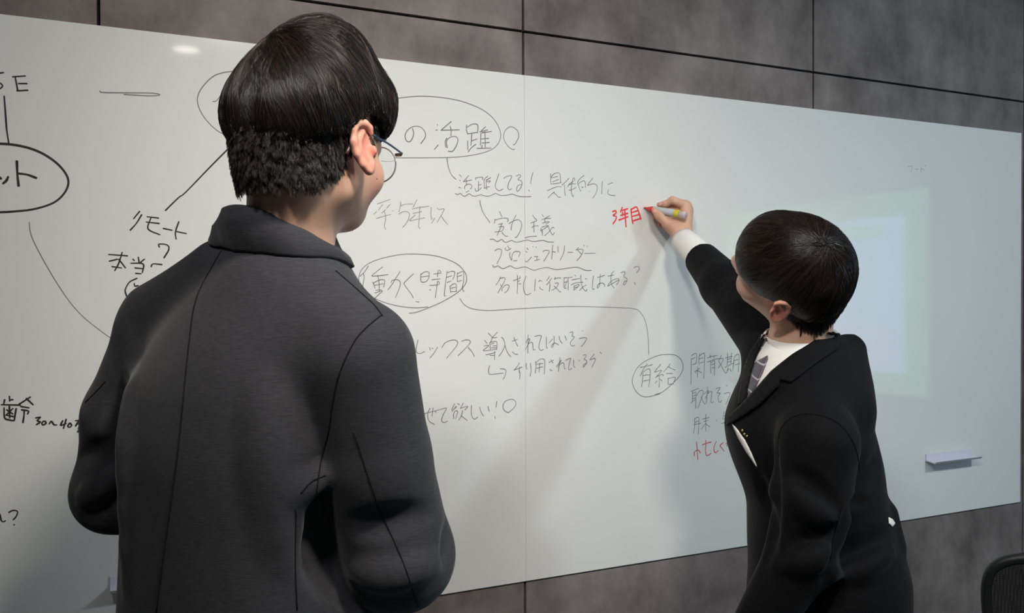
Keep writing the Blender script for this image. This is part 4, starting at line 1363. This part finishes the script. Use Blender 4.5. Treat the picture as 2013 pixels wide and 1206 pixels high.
# ------------------------------------------------------------------ man in black
def man_black():
    vec = lambda x, y, t: RH * x + UP * y - FH * t
    o = at(1556, 539, 1.62)
    F = nrm(vec(-.785, .377, -.49)); U = nrm(vec(-.2, .596, .776))
    R = frame(F, U)
    T = lambda *p: o + R @ np.array(p)
    FB = nrm(-RH * .98 + FH * .10)
    RB = frame(FB)
    base = at(1632, 1190, 1.70); base = np.array([base[0], base[1], 0.0])
    B = lambda x, y, z: base + RB @ np.array([x, y, z])
    root = empty('person', (base[0], base[1], 0.0))
    tag(root, 'person in a black suit leaning over and writing on the whiteboard in red', 'person')
    N = at(1572, 690, 1.68)
    S_l, E_l, W_l = at(1608, 870, 1.50), at(1580, 1085, 1.50), at(1480, 1250, 1.52)
    S_r, E_r, W_r = at(1535, 690, 1.76), at(1425, 562, 1.99), at(1343, 470, 2.185)
    # ---- body
    P = [loft(base, RB, [(.80, 0, 0, .13, .09, 2.2), (1.0, 0, .02, .13, .09, 2.2), (1.20, 0, .02, .13, .085, 2.2), (1.27, 0, .03, .09, .06, 2.)], 0)]
    P += head_prims(o, R, N, .053, chin=.016)
    P.append(cap(N, B(0, .03, 1.18), .05, .07, .04))
    P.append(cap(B(0, .03, 1.2), S_l, .05, .04, .03)); P.append(cap(N - UP * .03, S_r, .045, .04, .03))
    P += chain([S_r, E_r, W_r], [.040, .034, .0245], .01)
    P += chain([S_l, E_l, W_l], [.042, .034, .024], .01)
    P += hand_prims(W_l, at(1466, 1290, 1.50) - W_l, vec(.2, -.1, 1), -1, .4)
    # writing hand (its own finger pose around the pen)
    tip = onwall(1266, 409, -BT - .001)
    tail = at(1356, 425, float((tip - CAM) @ CF) - .078)
    H = lambda x, y, z: at(1180 + x / 6.03, 360 + y / 6.03, z)
    Z0 = float((tip - CAM) @ CF)
    z = lambda dz: Z0 - dz
    mcp = [H(1015, 268, z(.014)), H(1040, 325, z(.004)), H(1030, 395, z(-.006)), H(1000, 450, z(-.012))]
    wr = W_r
    P.append(cap(wr, H(940, 520, z(.034)), .0235, .020, .012, flat=(nrm(CF + CR * .3), .85)))
    for mm, r in zip(mcp, (.0135, .013, .0125, .0115)):
        P.append(cap(wr + (mm - wr) * .18, mm, .015, r, .012))
    P.append(cap(H(905, 560, z(.040)), H(800, 480, z(.040)), .018, .0145, .012))       # ball of the thumb
    P.append(cap(H(930, 440, z(.016)), H(860, 520, z(.026)), .015, .016, .015))
    P += chain([H(800, 480, z(.040)), H(700, 395, z(.042)), H(640, 326, z(.030))], [.0125, .0105, .0072], .005)   # thumb
    P += chain([mcp[0], H(858, 205, z(.028)), H(770, 250, z(.016)), H(697, 257, z(.010))], [.0125, .0102, .0086, .0066], .005)   # index
    P += chain([mcp[1], H(850, 300, z(.004)), H(720, 370, z(.004)), H(652, 410, z(.008))], [.0120, .0098, .0086, .0068], .005)   # middle
    P += chain([mcp[2], H(850, 410, z(-.006)), H(760, 460, z(.006)), H(705, 485, z(.012))], [.0112, .0094, .0082, .0066], .005)   # ring
    P += chain([mcp[3], H(860, 480, z(-.006)), H(800, 520, z(.008)), H(760, 525, z(.016))], [.0100, .0084, .0074, .0060], .005)   # little
    for s in (-1, 1):
        P += chain([B(s * .09, 0, .84), B(s * .11, .02, .46), B(s * .13, -.02, .08)], [.07, .05, .036], .02)
        P.append(cap(B(s * .13, -.04, .035), B(s * .14, .12, .022), .030, .020, .01))
    hc = H(880, 400, z(.02))
    lo = np.minimum(np.minimum(base - .35, hc - .12), o - .15); hi = np.maximum(np.maximum(base + .35, hc + .12), o + .15)
    xs = axis((lo[0], hi[0], .014), (o[0] - .14, o[0] + .14, .003), (hc[0] - .085, hc[0] + .085, .0019))
    ys = axis((lo[1], hi[1], .014), (o[1] - .14, o[1] + .14, .003), (hc[1] - .075, hc[1] + .075, .0019))
    zs = axis((-.02, hi[2], .014), (o[2] - .17, o[2] + .14, .003), (hc[2] - .085, hc[2] + .075, .0019))
    V, Q = surface(P, xs, ys, zs)
    body = mesh_np('body', V, Q, MAT['skin'], root)
    blush(body, V, [(T(-.09, -.014, 0), .036, .8), (T(.09, -.014, 0), .036, .8), (H(640, 322, z(.03)), .012, .5), (H(697, 257, z(.016)), .012, .5), (H(652, 410, z(.01)), .012, .6), (H(705, 485, z(.015)), .012, .6)])
    for s in (-1, 1):
        b = MB()
        b.lathe(T(s * .032, .0705, .003), R @ np.array([0, 1.0, 0]), [(0, .0122), (.008, .0118), (.0135, .0085), (.0165, .0062), (.0185, .003), (.019, 0)], 18)
        b.build('eye', plain('eye_white', srgb(226, 222, 216), .2), root)
    sk = bvh(V, Q)
    for (x, y, rr) in ((1287.5, 415, .0048), (1298, 401.5, .0042)):
        hh, nn = hit(sk, x, y)
        if hh is not None:
            b = MB(); b.lathe(hh - nn * .0004, nn, [(0, rr), (.0006, rr * .9), (.0010, rr * .5), (.0011, 0)], 16)
            b.build('fingernail', plain('nail_pink', srgb(226, 176, 160), .3), root)
    # ---- hair
    vol = [ell(T(0, -.010, .038), (.084, .105, .097), R, 0), ell(T(0, -.053, -.008), (.068, .053, .064), R, .02),
           ell(T(0, .046, .050), (.073, .052, .058), R, .02)]
    skull = [ell(T(0, -.006, .036), (.0757, .0962, .0882), R, 0), ell(T(0, .030, -.022), (.064, .065, .081), R, .03),
             cap(T(0, -.030, -.045), N, .052, .060, .035)]
    rin, rout = RadMap(skull, o, R), RadMap(vol, o, R)
    az = lambda p: np.arctan2(np.abs(p[:, 0]), p[:, 1])

    def hairline(p):
        return np.interp(az(p), [0, .6, .95, 1.25, 1.5, 1.9, 2.4, 3.15], [.062, .055, .045, .020, .030, .000, -.020, -.025])

    def cutline(p):
        return np.interp(az(p), [0, .5, .85, 1.1, 1.35, 1.6, 1.8, 2.1, 2.6, 3.15], [.004, .004, .006, .006, .012, .022, .004, -.030, -.055, -.060])

    Vs, Qs, Ts, n = [], [], [], 0

    def put(VQ):
        nonlocal n
        Vs.append(VQ[0]); Qs.append(VQ[1] + n); n += len(VQ[0])
        Ts.append(VQ[2] if len(VQ) > 2 else np.zeros(len(VQ[0])))

    def cut_field(X, Y, Z):
        X, Y, Z = np.broadcast_arrays(X, Y, Z)
        q = (np.stack([X.ravel(), Y.ravel(), Z.ravel()], 1) - o) @ R
        return (q[:, 2] - cutline(q) - .012).reshape(X.shape)
    whorl = (-.006, -.052, .118)
    shrink = [ell(T(0, -.009, .037), (.079, .100, .0925), R, 0), ell(T(0, -.052, -.008), (.063, .047, .058), R, .02),
              ell(T(0, .043, .050), (.067, .047, .053), R, .02)]
    shrink.append(Prim(cut_field, o - .2, o + .2, .006, 's'))
    put(surface(shrink, *[axis((o[i] - .16, o[i] + .16, .004)) for i in range(3)], relax=2)); nbase = len(Qs[0])
    put(grow(o, R, rin, rout, whorl, lambda p: p[:, 2] > hairline(p), lambda p: p[:, 2] < cutline(p) + RNG.normal(0, .005, len(p)), 2100, 24, .18, (.82, 1.05), swirl=-.10, jit=.20, r0=.00034, r1=.00012, lift_in=.30, start=.84, K=13, locks=.045))
    put(grow(o, R, rin, rout, whorl, lambda p: p[:, 2] > .08, lambda p: p[:, 2] < cutline(p), 240, 12, .16, (.99, 1.05), swirl=-.15, jit=.3, r0=.0003, r1=.0001, lift_in=.30, start=.9, K=13))
    nap = RadMap([ell(T(0, -.008, .034), (.081, .102, .092), R, 0), ell(T(0, -.02, -.015), (.062, .088, .068), R, .03), cap(T(0, -.030, -.045), N, .058, .058, .035)], o, R)
    put(grow(o, R, rin, nap, whorl, lambda p: (az(p) > 1.85) & (p[:, 2] > np.interp(az(p), [1.85, 2.1, 2.5, 3.15], [.002, -.015, -.032, -.037])) & (p[:, 2] < .012), lambda p: p[:, 2] < -.085, 2200, 12, .024, (.5, 1.0), grav=.6, jit=.2, K=5, r0=.0004, r1=.00014, lift_in=.8))
    hq = np.concatenate(Qs)
    ho = mesh_np('hair', np.concatenate(Vs), hq, None, root, mats=[MAT['hair'], MAT['hair_base']], midx=(np.arange(len(hq)) < nbase).astype(int))
    set_tone(ho, np.concatenate(Ts))
    ho['label'] = 'straight black hair with the crown whorl showing'

    # ---- jacket torso from its side outline (front px, back px) at body depth
    rows = [(690, 1512, 1662, .080, 2.0), (715, 1490, 1676, .115, 2.1), (740, 1476, 1688, .150, 2.2), (790, 1452, 1702, .165, 2.3), (835, 1436, 1716, .170, 2.3), (880, 1440, 1727, .173, 2.3),
            (920, 1452, 1735, .175, 2.3), (960, 1468, 1738, .172, 2.3), (1000, 1482, 1745, .170, 2.3), (1040, 1482, 1757, .172, 2.3), (1080, 1482, 1770, .176, 2.3), (1130, 1484, 1783, .182, 2.3),
            (1206, 1480, 1782, .186, 2.3), (1290, 1478, 1784, .188, 2.3)]
    ZB = 1.67
    secs = []
    for y, xf, xb, a, e in rows:
        pf, pk = at(xf, y, ZB), at(xb, y, ZB)
        c = (pf + pk) / 2
        q = RB.T @ (c - base)
        tl = np.clip((y - 700) / 450, 0, 1)
        secs.append((q[2], .03 * (1 - tl), q[1], a, np.linalg.norm(pf - pk) / 2, e))
    P = [loft(base, RB, secs, 0)]
    P.append(cap(N - UP * .035, S_l + UP * .0, .055, .062, .06))
    P.append(cap(N - UP * .02, S_r, .058, .060, .05))
    P.append(cap(at(1672, 690, 1.72), at(1660, 800, 1.60), .030, .048, .05))            # back of the shoulders
    P += chain([S_l, S_l * .45 + E_l * .55, E_l], [.066, .066, .058], .018)
    P += chain([E_l, W_l], [.058, .042], .02)
    P += chain([S_r, E_r], [.068, .052], .03)
    cuff0 = at(1378, 508, 2.105)
    P += chain([E_r, cuff0], [.052, .041], .02)
    ca = nrm(cuff0 - E_r)
    P.append(Prim(lambda X, Y, Z: -((X - cuff0[0]) * ca[0] + (Y - cuff0[1]) * ca[1] + (Z - cuff0[2]) * ca[2]), cuff0 - .06, cuff0 + .06, .003, 's'))
    # open hem flaring at the back
    P.append(cap(at(1748, 1010, 1.64), at(1762, 1072, 1.62), .012, .010, .03))
    tree0 = bvh(*surface(P, axis((base[0] - .55, base[0] + .45, .011)), axis((base[1] - .45, base[1] + .45, .011)), axis((.70, 1.66, .011)), relax=1))

    def fold(pts, r, sink, k, op):
        q = []
        for a in catmull(pts, 3):
            hh, nn = hit(tree0, *a)
            if hh is not None:
                q.append(hh + nn * sink)
        return chain(q, [r * (.35 + .65 * math.sin(math.pi * (i + .3) / (len(q) - .4))) for i in range(len(q))], k, op) if len(q) > 1 else []
    P += fold([(1700, 905), (1692, 960), (1668, 1020), (1640, 1080), (1622, 1150)], .016, .010, .015, 's')
    P += fold([(1526, 870), (1524, 960), (1520, 1040), (1500, 1130)], .014, .009, .014, 's')
    P += fold([(1560, 930), (1600, 965), (1640, 1000)], .014, .010, .02, 's')
    P += fold([(1550, 960), (1590, 1000), (1635, 1030)], .012, -.004, .02, 'u')
    P += fold([(1560, 1080), (1600, 1060), (1640, 1040)], .014, .010, .02, 's')
    P += fold([(1545, 1115), (1590, 1105), (1625, 1085)], .012, -.004, .02, 'u')
    P += fold([(1640, 1100), (1690, 1085), (1735, 1050)], .014, .010, .02, 's')
    P += fold([(1640, 1135), (1700, 1120), (1750, 1085)], .012, -.004, .02, 'u')
    P += fold([(1690, 960), (1715, 930), (1732, 880)], .012, .008, .02, 's')
    P += fold([(1490, 930), (1510, 1000), (1520, 1080)], .012, .008, .02, 's')
    P += fold([(1440, 560), (1455, 590), (1470, 630)], .010, .007, .015, 's')
    P += fold([(1400, 520), (1410, 550), (1425, 585)], .008, .006, .012, 's')
    Vj, Qj = surface(P, axis((base[0] - .55, base[0] + .42, .0042)), axis((base[1] - .42, base[1] + .48, .0042)), axis((.72, 1.66, .0042)), relax=2)
    jk = mesh_np('jacket', Vj, Qj, MAT['black_suit'], root)
    jk['label'] = 'black suit jacket'
    tree = bvh(Vj, Qj)

    def patch(name, poly, mat, parent, lift, thick, label=None, step=4.0):
        V, Q, Tt = drape_patch(tree, poly, step, lift, thick)
        ob = mesh_np(name, V, [np.array(Q), np.array(Tt)], mat, parent)
        if label:
            ob['label'] = label
        return ob
    shirt = patch('shirt', [(1498, 660), (1512, 662), (1528, 668), (1558, 672), (1600, 660), (1634, 643), (1648, 654), (1560, 706), (1545, 712), (1520, 740), (1495, 776), (1478, 800), (1468, 790), (1478, 740), (1490, 700)], MAT['shirt'], root, .0010, .0015, 'white shirt')
    patch('shirt_front', [(1440, 832), (1452, 846), (1466, 866), (1478, 890), (1490, 919), (1484, 911), (1468, 888), (1453, 862)], MAT['shirt'], shirt, .001, .0015)
    # tie
    m, nt, bs = new_mat('striped_grey_tie')
    tc = node(nt, 'ShaderNodeTexCoord'); wv = node(nt, 'ShaderNodeTexWave')
    mp = node(nt, 'ShaderNodeMapping'); mp.inputs['Rotation'].default_value = (0, .55, .3)
    wv.inputs['Scale'].default_value = 20; wv.inputs['Distortion'].default_value = .4
    wv.bands_direction = 'Z'
    rp = node(nt, 'ShaderNodeValToRGB')
    rp.color_ramp.elements[0].position = .955; rp.color_ramp.elements[1].position = .99
    rp.color_ramp.elements[0].color = srgb(74, 70, 80); rp.color_ramp.elements[1].color = srgb(176, 170, 178)
    nt.links.new(tc.outputs['Object'], mp.inputs[0]); nt.links.new(mp.outputs[0], wv.inputs['Vector'])
    nt.links.new(wv.outputs['Fac'], rp.inputs[0]); nt.links.new(rp.outputs[0], bs.inputs['Base Color'])
    bs.inputs['Roughness'].default_value = .45
    tie = patch('tie', [(1496, 676), (1510, 668), (1517, 684), (1513, 706), (1502, 735), (1486, 770), (1478, 790), (1474, 770), (1480, 740), (1489, 715)], m, root, .003, .003, 'dark grey tie with thin pale stripes')
    # lapels
    lap = patch('lapel', [(1636, 652), (1652, 664), (1640, 690), (1596, 724), (1556, 756), (1544, 752), (1537, 750), (1534, 762), (1500, 796), (1462, 822), (1434, 838), (1436, 822), (1460, 800), (1490, 768), (1520, 734), (1560, 700), (1600, 672)],
                MAT['black_suit'], jk, .0035, .0035, 'broad notched lapel')
    patch('lapel', [(1500, 664), (1508, 672), (1494, 700), (1484, 730), (1476, 765), (1470, 792), (1456, 798), (1459, 760), (1468, 722), (1482, 690)], MAT['black_suit'], jk, .0035, .003)
    b = MB()
    for line in ([(1531, 900), (1530, 865), (1540, 836), (1565, 818), (1600, 815), (1640, 828), (1668, 855), (1684, 890), (1689, 925)],
                 [(1655, 1000), (1640, 1050), (1632, 1100)]):
        q = drape_line(tree, line, 6, .0004)
        if len(q) > 2:
            b.tube(q, .0008, 6)
    b.build('seam', MAT['seam_black'], jk)
    # lapel pin
    b = MB()
    for (x, y) in ((1461, 847), (1465, 854), (1470, 858)):
        h, nn = hit(tree, x, y)
        b.lathe(h + nn * .001, nn, [(0, .0022), (.0012, .0025), (.0024, .0014), (.0028, 0)], 8)
    pin = b.build('lapel_pin', plain('pin_gold', srgb(196, 184, 128), .3, .5, .9), jk)
    pin['label'] = 'small gold lapel pin'
    # shirt collar band around the neck
    axn = nrm(vec(.10, .86, .42))
    fwd = nrm(FB - axn * (FB @ axn)); rt = np.cross(fwd, axn)
    c0 = at(1566, 672, 1.665)
    V = []; Q = []
    prof = [(-.045, .068), (-.020, .064), (.006, .0585), (.010, .0590), (.008, .0620), (-.018, .0700), (-.045, .0760)]
    th = np.linspace(-2.9, 2.9, 64); k = len(prof)
    for a in th:
        for dz, rr in prof:
            V.append(c0 + (rt * math.sin(a) - fwd * math.cos(a)) * rr + axn * (dz - .010 * (1 - math.cos(a)) / 2))
    for i in range(len(th) - 1):
        for j in range(k):
            Q.append([i * k + j, i * k + (j + 1) % k, (i + 1) * k + (j + 1) % k, (i + 1) * k + j])
    mesh_np('shirt_collar', np.array(V), np.array(Q), MAT['shirt'], shirt)
    # cuff
    a0 = at(1342, 472, 2.18); a1 = at(1384, 513, 2.09)
    d = nrm(a1 - a0); ln = np.linalg.norm(a1 - a0)
    b = MB()
    b.lathe(a0, d, [(.004, .0285), (.0, .0298), (.0, .0315), (.012, .0325), (.035, .0340), (ln, .0350), (ln, .033), (.03, .031), (.004, .0285)], 40)
    cf = b.build('cuff', MAT['shirt'], shirt); cf['label'] = 'white shirt cuff'
    # small white shirt hem showing at the back of the jacket
    patch('shirt_hem', [(1745, 1018), (1752, 1022), (1757, 1030), (1752, 1037), (1746, 1030)], MAT['shirt'], shirt, .001, .002, step=3.0)
    # trousers, shoes
    P = [loft(base, RB, [(.72, 0, 0, .170, .125, 2.3), (.92, 0, 0, .160, .120, 2.3)], 0)]
    for s in (-1, 1):
        P += chain([B(s * .090, 0, .78), B(s * .115, .02, .45), B(s * .13, -.02, .10)], [.090, .072, .060], .02)
    V, Q = surface(P, axis((base[0] - .35, base[0] + .35, .014)), axis((base[1] - .35, base[1] + .35, .014)), axis((.03, .95, .014)))
    mesh_np('trousers', V, Q, MAT['trousers'], root)
    for s in (-1, 1):
        P = [cap(B(s * .13, -.05, .045), B(s * .14, .09, .035), .043, .040, .0), cap(B(s * .14, .09, .035), B(s * .145, .16, .030), .038, .028, .02),
             cap(B(s * .13, -.03, .06), B(s * .13, -.02, .11), .042, .044, .02)]
        P.append(Prim(lambda X, Y, Z: Z + 0 * X + 0 * Y - .002, base - .5, base + .5, .0, 's'))
        c = B(s * .135, .05, .05)
        V, Q = surface(P, axis((c[0] - .2, c[0] + .2, .006)), axis((c[1] - .2, c[1] + .2, .006)), axis((-.02, .19, .006)))
        mesh_np('shoe', V, Q, MAT['shoe'], root)
    return root, tip, tail


def marker(tip, tail):
    d = nrm(tail - tip)
    root = empty('marker_pen', tip)
    tag(root, 'red whiteboard marker held in the right hand of the man in black', 'pen')
    red = plain('red_plastic', srgb(214, 58, 52), .4)
    b = MB(); b.lathe(tip, d, [(0, .0012), (.0005, .0022), (.012, .0030), (.013, .0)], 14)
    b.build('nib', plain('red_felt', srgb(196, 40, 44), .9), root)
    b = MB(); b.lathe(tip, d, [(.009, .0034), (.010, .0042), (.024, .0078), (.028, .0082), (.030, .0)], 20)
    b.build('tip_holder', red, root)
    b = MB(); b.lathe(tip, d, [(.0285, .0), (.0285, .0086), (.030, .0090), (.088, .0092), (.0885, .0)], 24)
    body = b.build('barrel', plain('grey_label', srgb(178, 184, 190), .45), root)
    b = MB(); b.lathe(tip, d, [(.0885, .0092), (.0890, .00935), (.1015, .00935), (.102, .0092)], 24)
    b.build('band', plain('yellow_band', srgb(222, 200, 44), .45), body)
    b = MB(); b.lathe(tip, d, [(.1018, .0), (.1018, .0091), (.118, .0091), (.119, .0088), (.119, .0)], 24)
    b.build('barrel_end', plain('pale_pink_plastic', srgb(206, 190, 192), .35), root)
    b = MB()
    for i in range(5):
        p0 = tip + d * (.104 + .003 * i) + (-CF) * .0090 + CU * (.002 * (i % 2))
        b.tube([p0 + CU * .002, p0 - CU * .002], .0006, 6)
    b.build('red_lettering', red, root)


# ------------------------------------------------------------------ chair
def chair():
    a = at(1934, 1100, 1.80)
    zt = a[2]
    ang = math.radians(-14)
    ex = nrm(RH * math.cos(ang) + FH * math.sin(ang)); ey = np.array([-ex[1], ex[0], 0])
    c0 = a + ex * .235; c0[2] = 0
    root = empty('office_chair', (c0[0], c0[1], 0))
    tag(root, 'black mesh-backed office chair at the right edge beside the stone wall', 'chair')
    P_ = lambda x, y, z: c0 + ex * x + ey * y + UP * z
    blk = plain('black_plastic', srgb(22, 22, 24), .5)
    m, nt, bs = new_mat('black_mesh_fabric')
    tc = node(nt, 'ShaderNodeTexCoord'); mp = node(nt, 'ShaderNodeMapping'); mp.inputs['Scale'].default_value = (1, 1, 1)
    vo = node(nt, 'ShaderNodeTexVoronoi'); vo.inputs['Scale'].default_value = 230; vo.inputs['Randomness'].default_value = .15
    rp = node(nt, 'ShaderNodeValToRGB')
    rp.color_ramp.elements[0].position = .25; rp.color_ramp.elements[1].position = .55
    rp.color_ramp.elements[0].color = srgb(58, 57, 60); rp.color_ramp.elements[1].color = srgb(24, 24, 27)
    nt.links.new(tc.outputs['Object'], mp.inputs[0]); nt.links.new(mp.outputs[0], vo.inputs['Vector'])
    nt.links.new(vo.outputs['Distance'], rp.inputs[0]); nt.links.new(rp.outputs[0], bs.inputs['Base Color'])
    bs.inputs['Roughness'].default_value = .8

    def outline(n=64, w=.235, h0=.50, h1=zt + .01, r=.05):
        pts = []
        for i in range(n):
            t = 2 * math.pi * i / n
            sx = math.copysign(abs(math.cos(t)) ** .28, math.cos(t)); sz = math.copysign(abs(math.sin(t)) ** .28, math.sin(t))
            zz = (h0 + h1) / 2 + (h1 - h0) / 2 * sz
            ww = w * (1 - .16 * ((zz - h1) / (h0 - h1)) ** 1.5)
            pts.append((sx * ww, zz + .012 * (sz > 0) * (1 - sx * sx)))
        return pts
    def bow(x, zz):
        return -.05 * (zz - .5) - .05 * (1 - (x / .235) ** 2) * 0.5 + .012 * math.sin((zz - .5) * 6)
    ol = outline()
    b = MB(); b.tube([P_(x, bow(x, zz), zz) for x, zz in ol], .011, 10, closed=True)
    b.build('back_frame', blk, root)
    V = []; Tt = []; Q = []
    rings = 12
    cz = sum(p[1] for p in ol) / len(ol)
    for s_, off in ((0, .006), (1, -.006)):
        for k in range(rings + 1):
            f = k / rings
            for x, zz in ol:
                xx, z2 = x * f, cz + (zz - cz) * f
                V.append(P_(xx, bow(xx, z2) + off, z2))
    n = len(ol)
    for s_ in (0, 1):
        b0 = s_ * n * (rings + 1)
        for k in range(rings):
            for j in range(n):
                q = [b0 + k * n + j, b0 + k * n + (j + 1) % n, b0 + (k + 1) * n + (j + 1) % n, b0 + (k + 1) * n + j]
                Q.append(q if s_ else q[::-1])
    back = mesh_np('backrest', np.array(V), np.array(Q), m, root)
    # seat in front of the back (towards the board side), post, base
    sx_ = [ell(P_(0, .23, .455), (.25, .245, .045), frame(ey), 0), ell(P_(0, .45, .44), (.22, .06, .035), frame(ey), .04)]
    lo = P_(0, .25, .45) - .36; hi = P_(0, .25, .45) + .36
    V, Q = surface(sx_, axis((lo[0], hi[0], .012)), axis((lo[1], hi[1], .012)), axis((.36, .54, .006)))
    mesh_np('seat', V, Q, plain('black_seat_fabric', srgb(28, 28, 30), .85), root)
    b = MB()
    b.tube(catmull([P_(0, -.045, .66), P_(0, -.075, .52), P_(0, .02, .40), P_(0, .16, .40)], 5), .022, 10)
    b.build('back_support', blk, root)
    b = MB(); b.lathe(P_(0, .22, .09), UP, [(0, .03), (.0, .030), (.17, .030), (.17, .018), (.33, .018), (.335, 0)], 16)
    b.build('gas_post', blk, root)
    for i in range(5):
        t = 2 * math.pi * i / 5 + .3
        dx, dy = math.cos(t), math.sin(t)
        e = P_(dx * .29, .22 + dy * .29, .075)
        b = MB(); b.tube([P_(0, .22, .125), P_(dx * .15, .22 + dy * .15, .105), e], [.026, .020, .014], 10)
        lg = b.build('leg', blk, root)
        b = MB()
        w = nrm(np.cross(e - P_(0, .22, .075), UP))
        b.lathe(e + UP * -.047 - w * .018, w, [(0, 0), (0, .022), (.006, .027), (.030, .027), (.036, .022), (.036, 0)], 16)
        b.tube([e, e - UP * .03], .008, 8)
        b.build('caster', blk, lg)


g_root, g_o, g_R, g_skin, g_tree = man_grey()
glasses(g_o, g_R)
b_root, pen_tip, pen_tail = man_black()
marker(pen_tip, pen_tail)
chair()
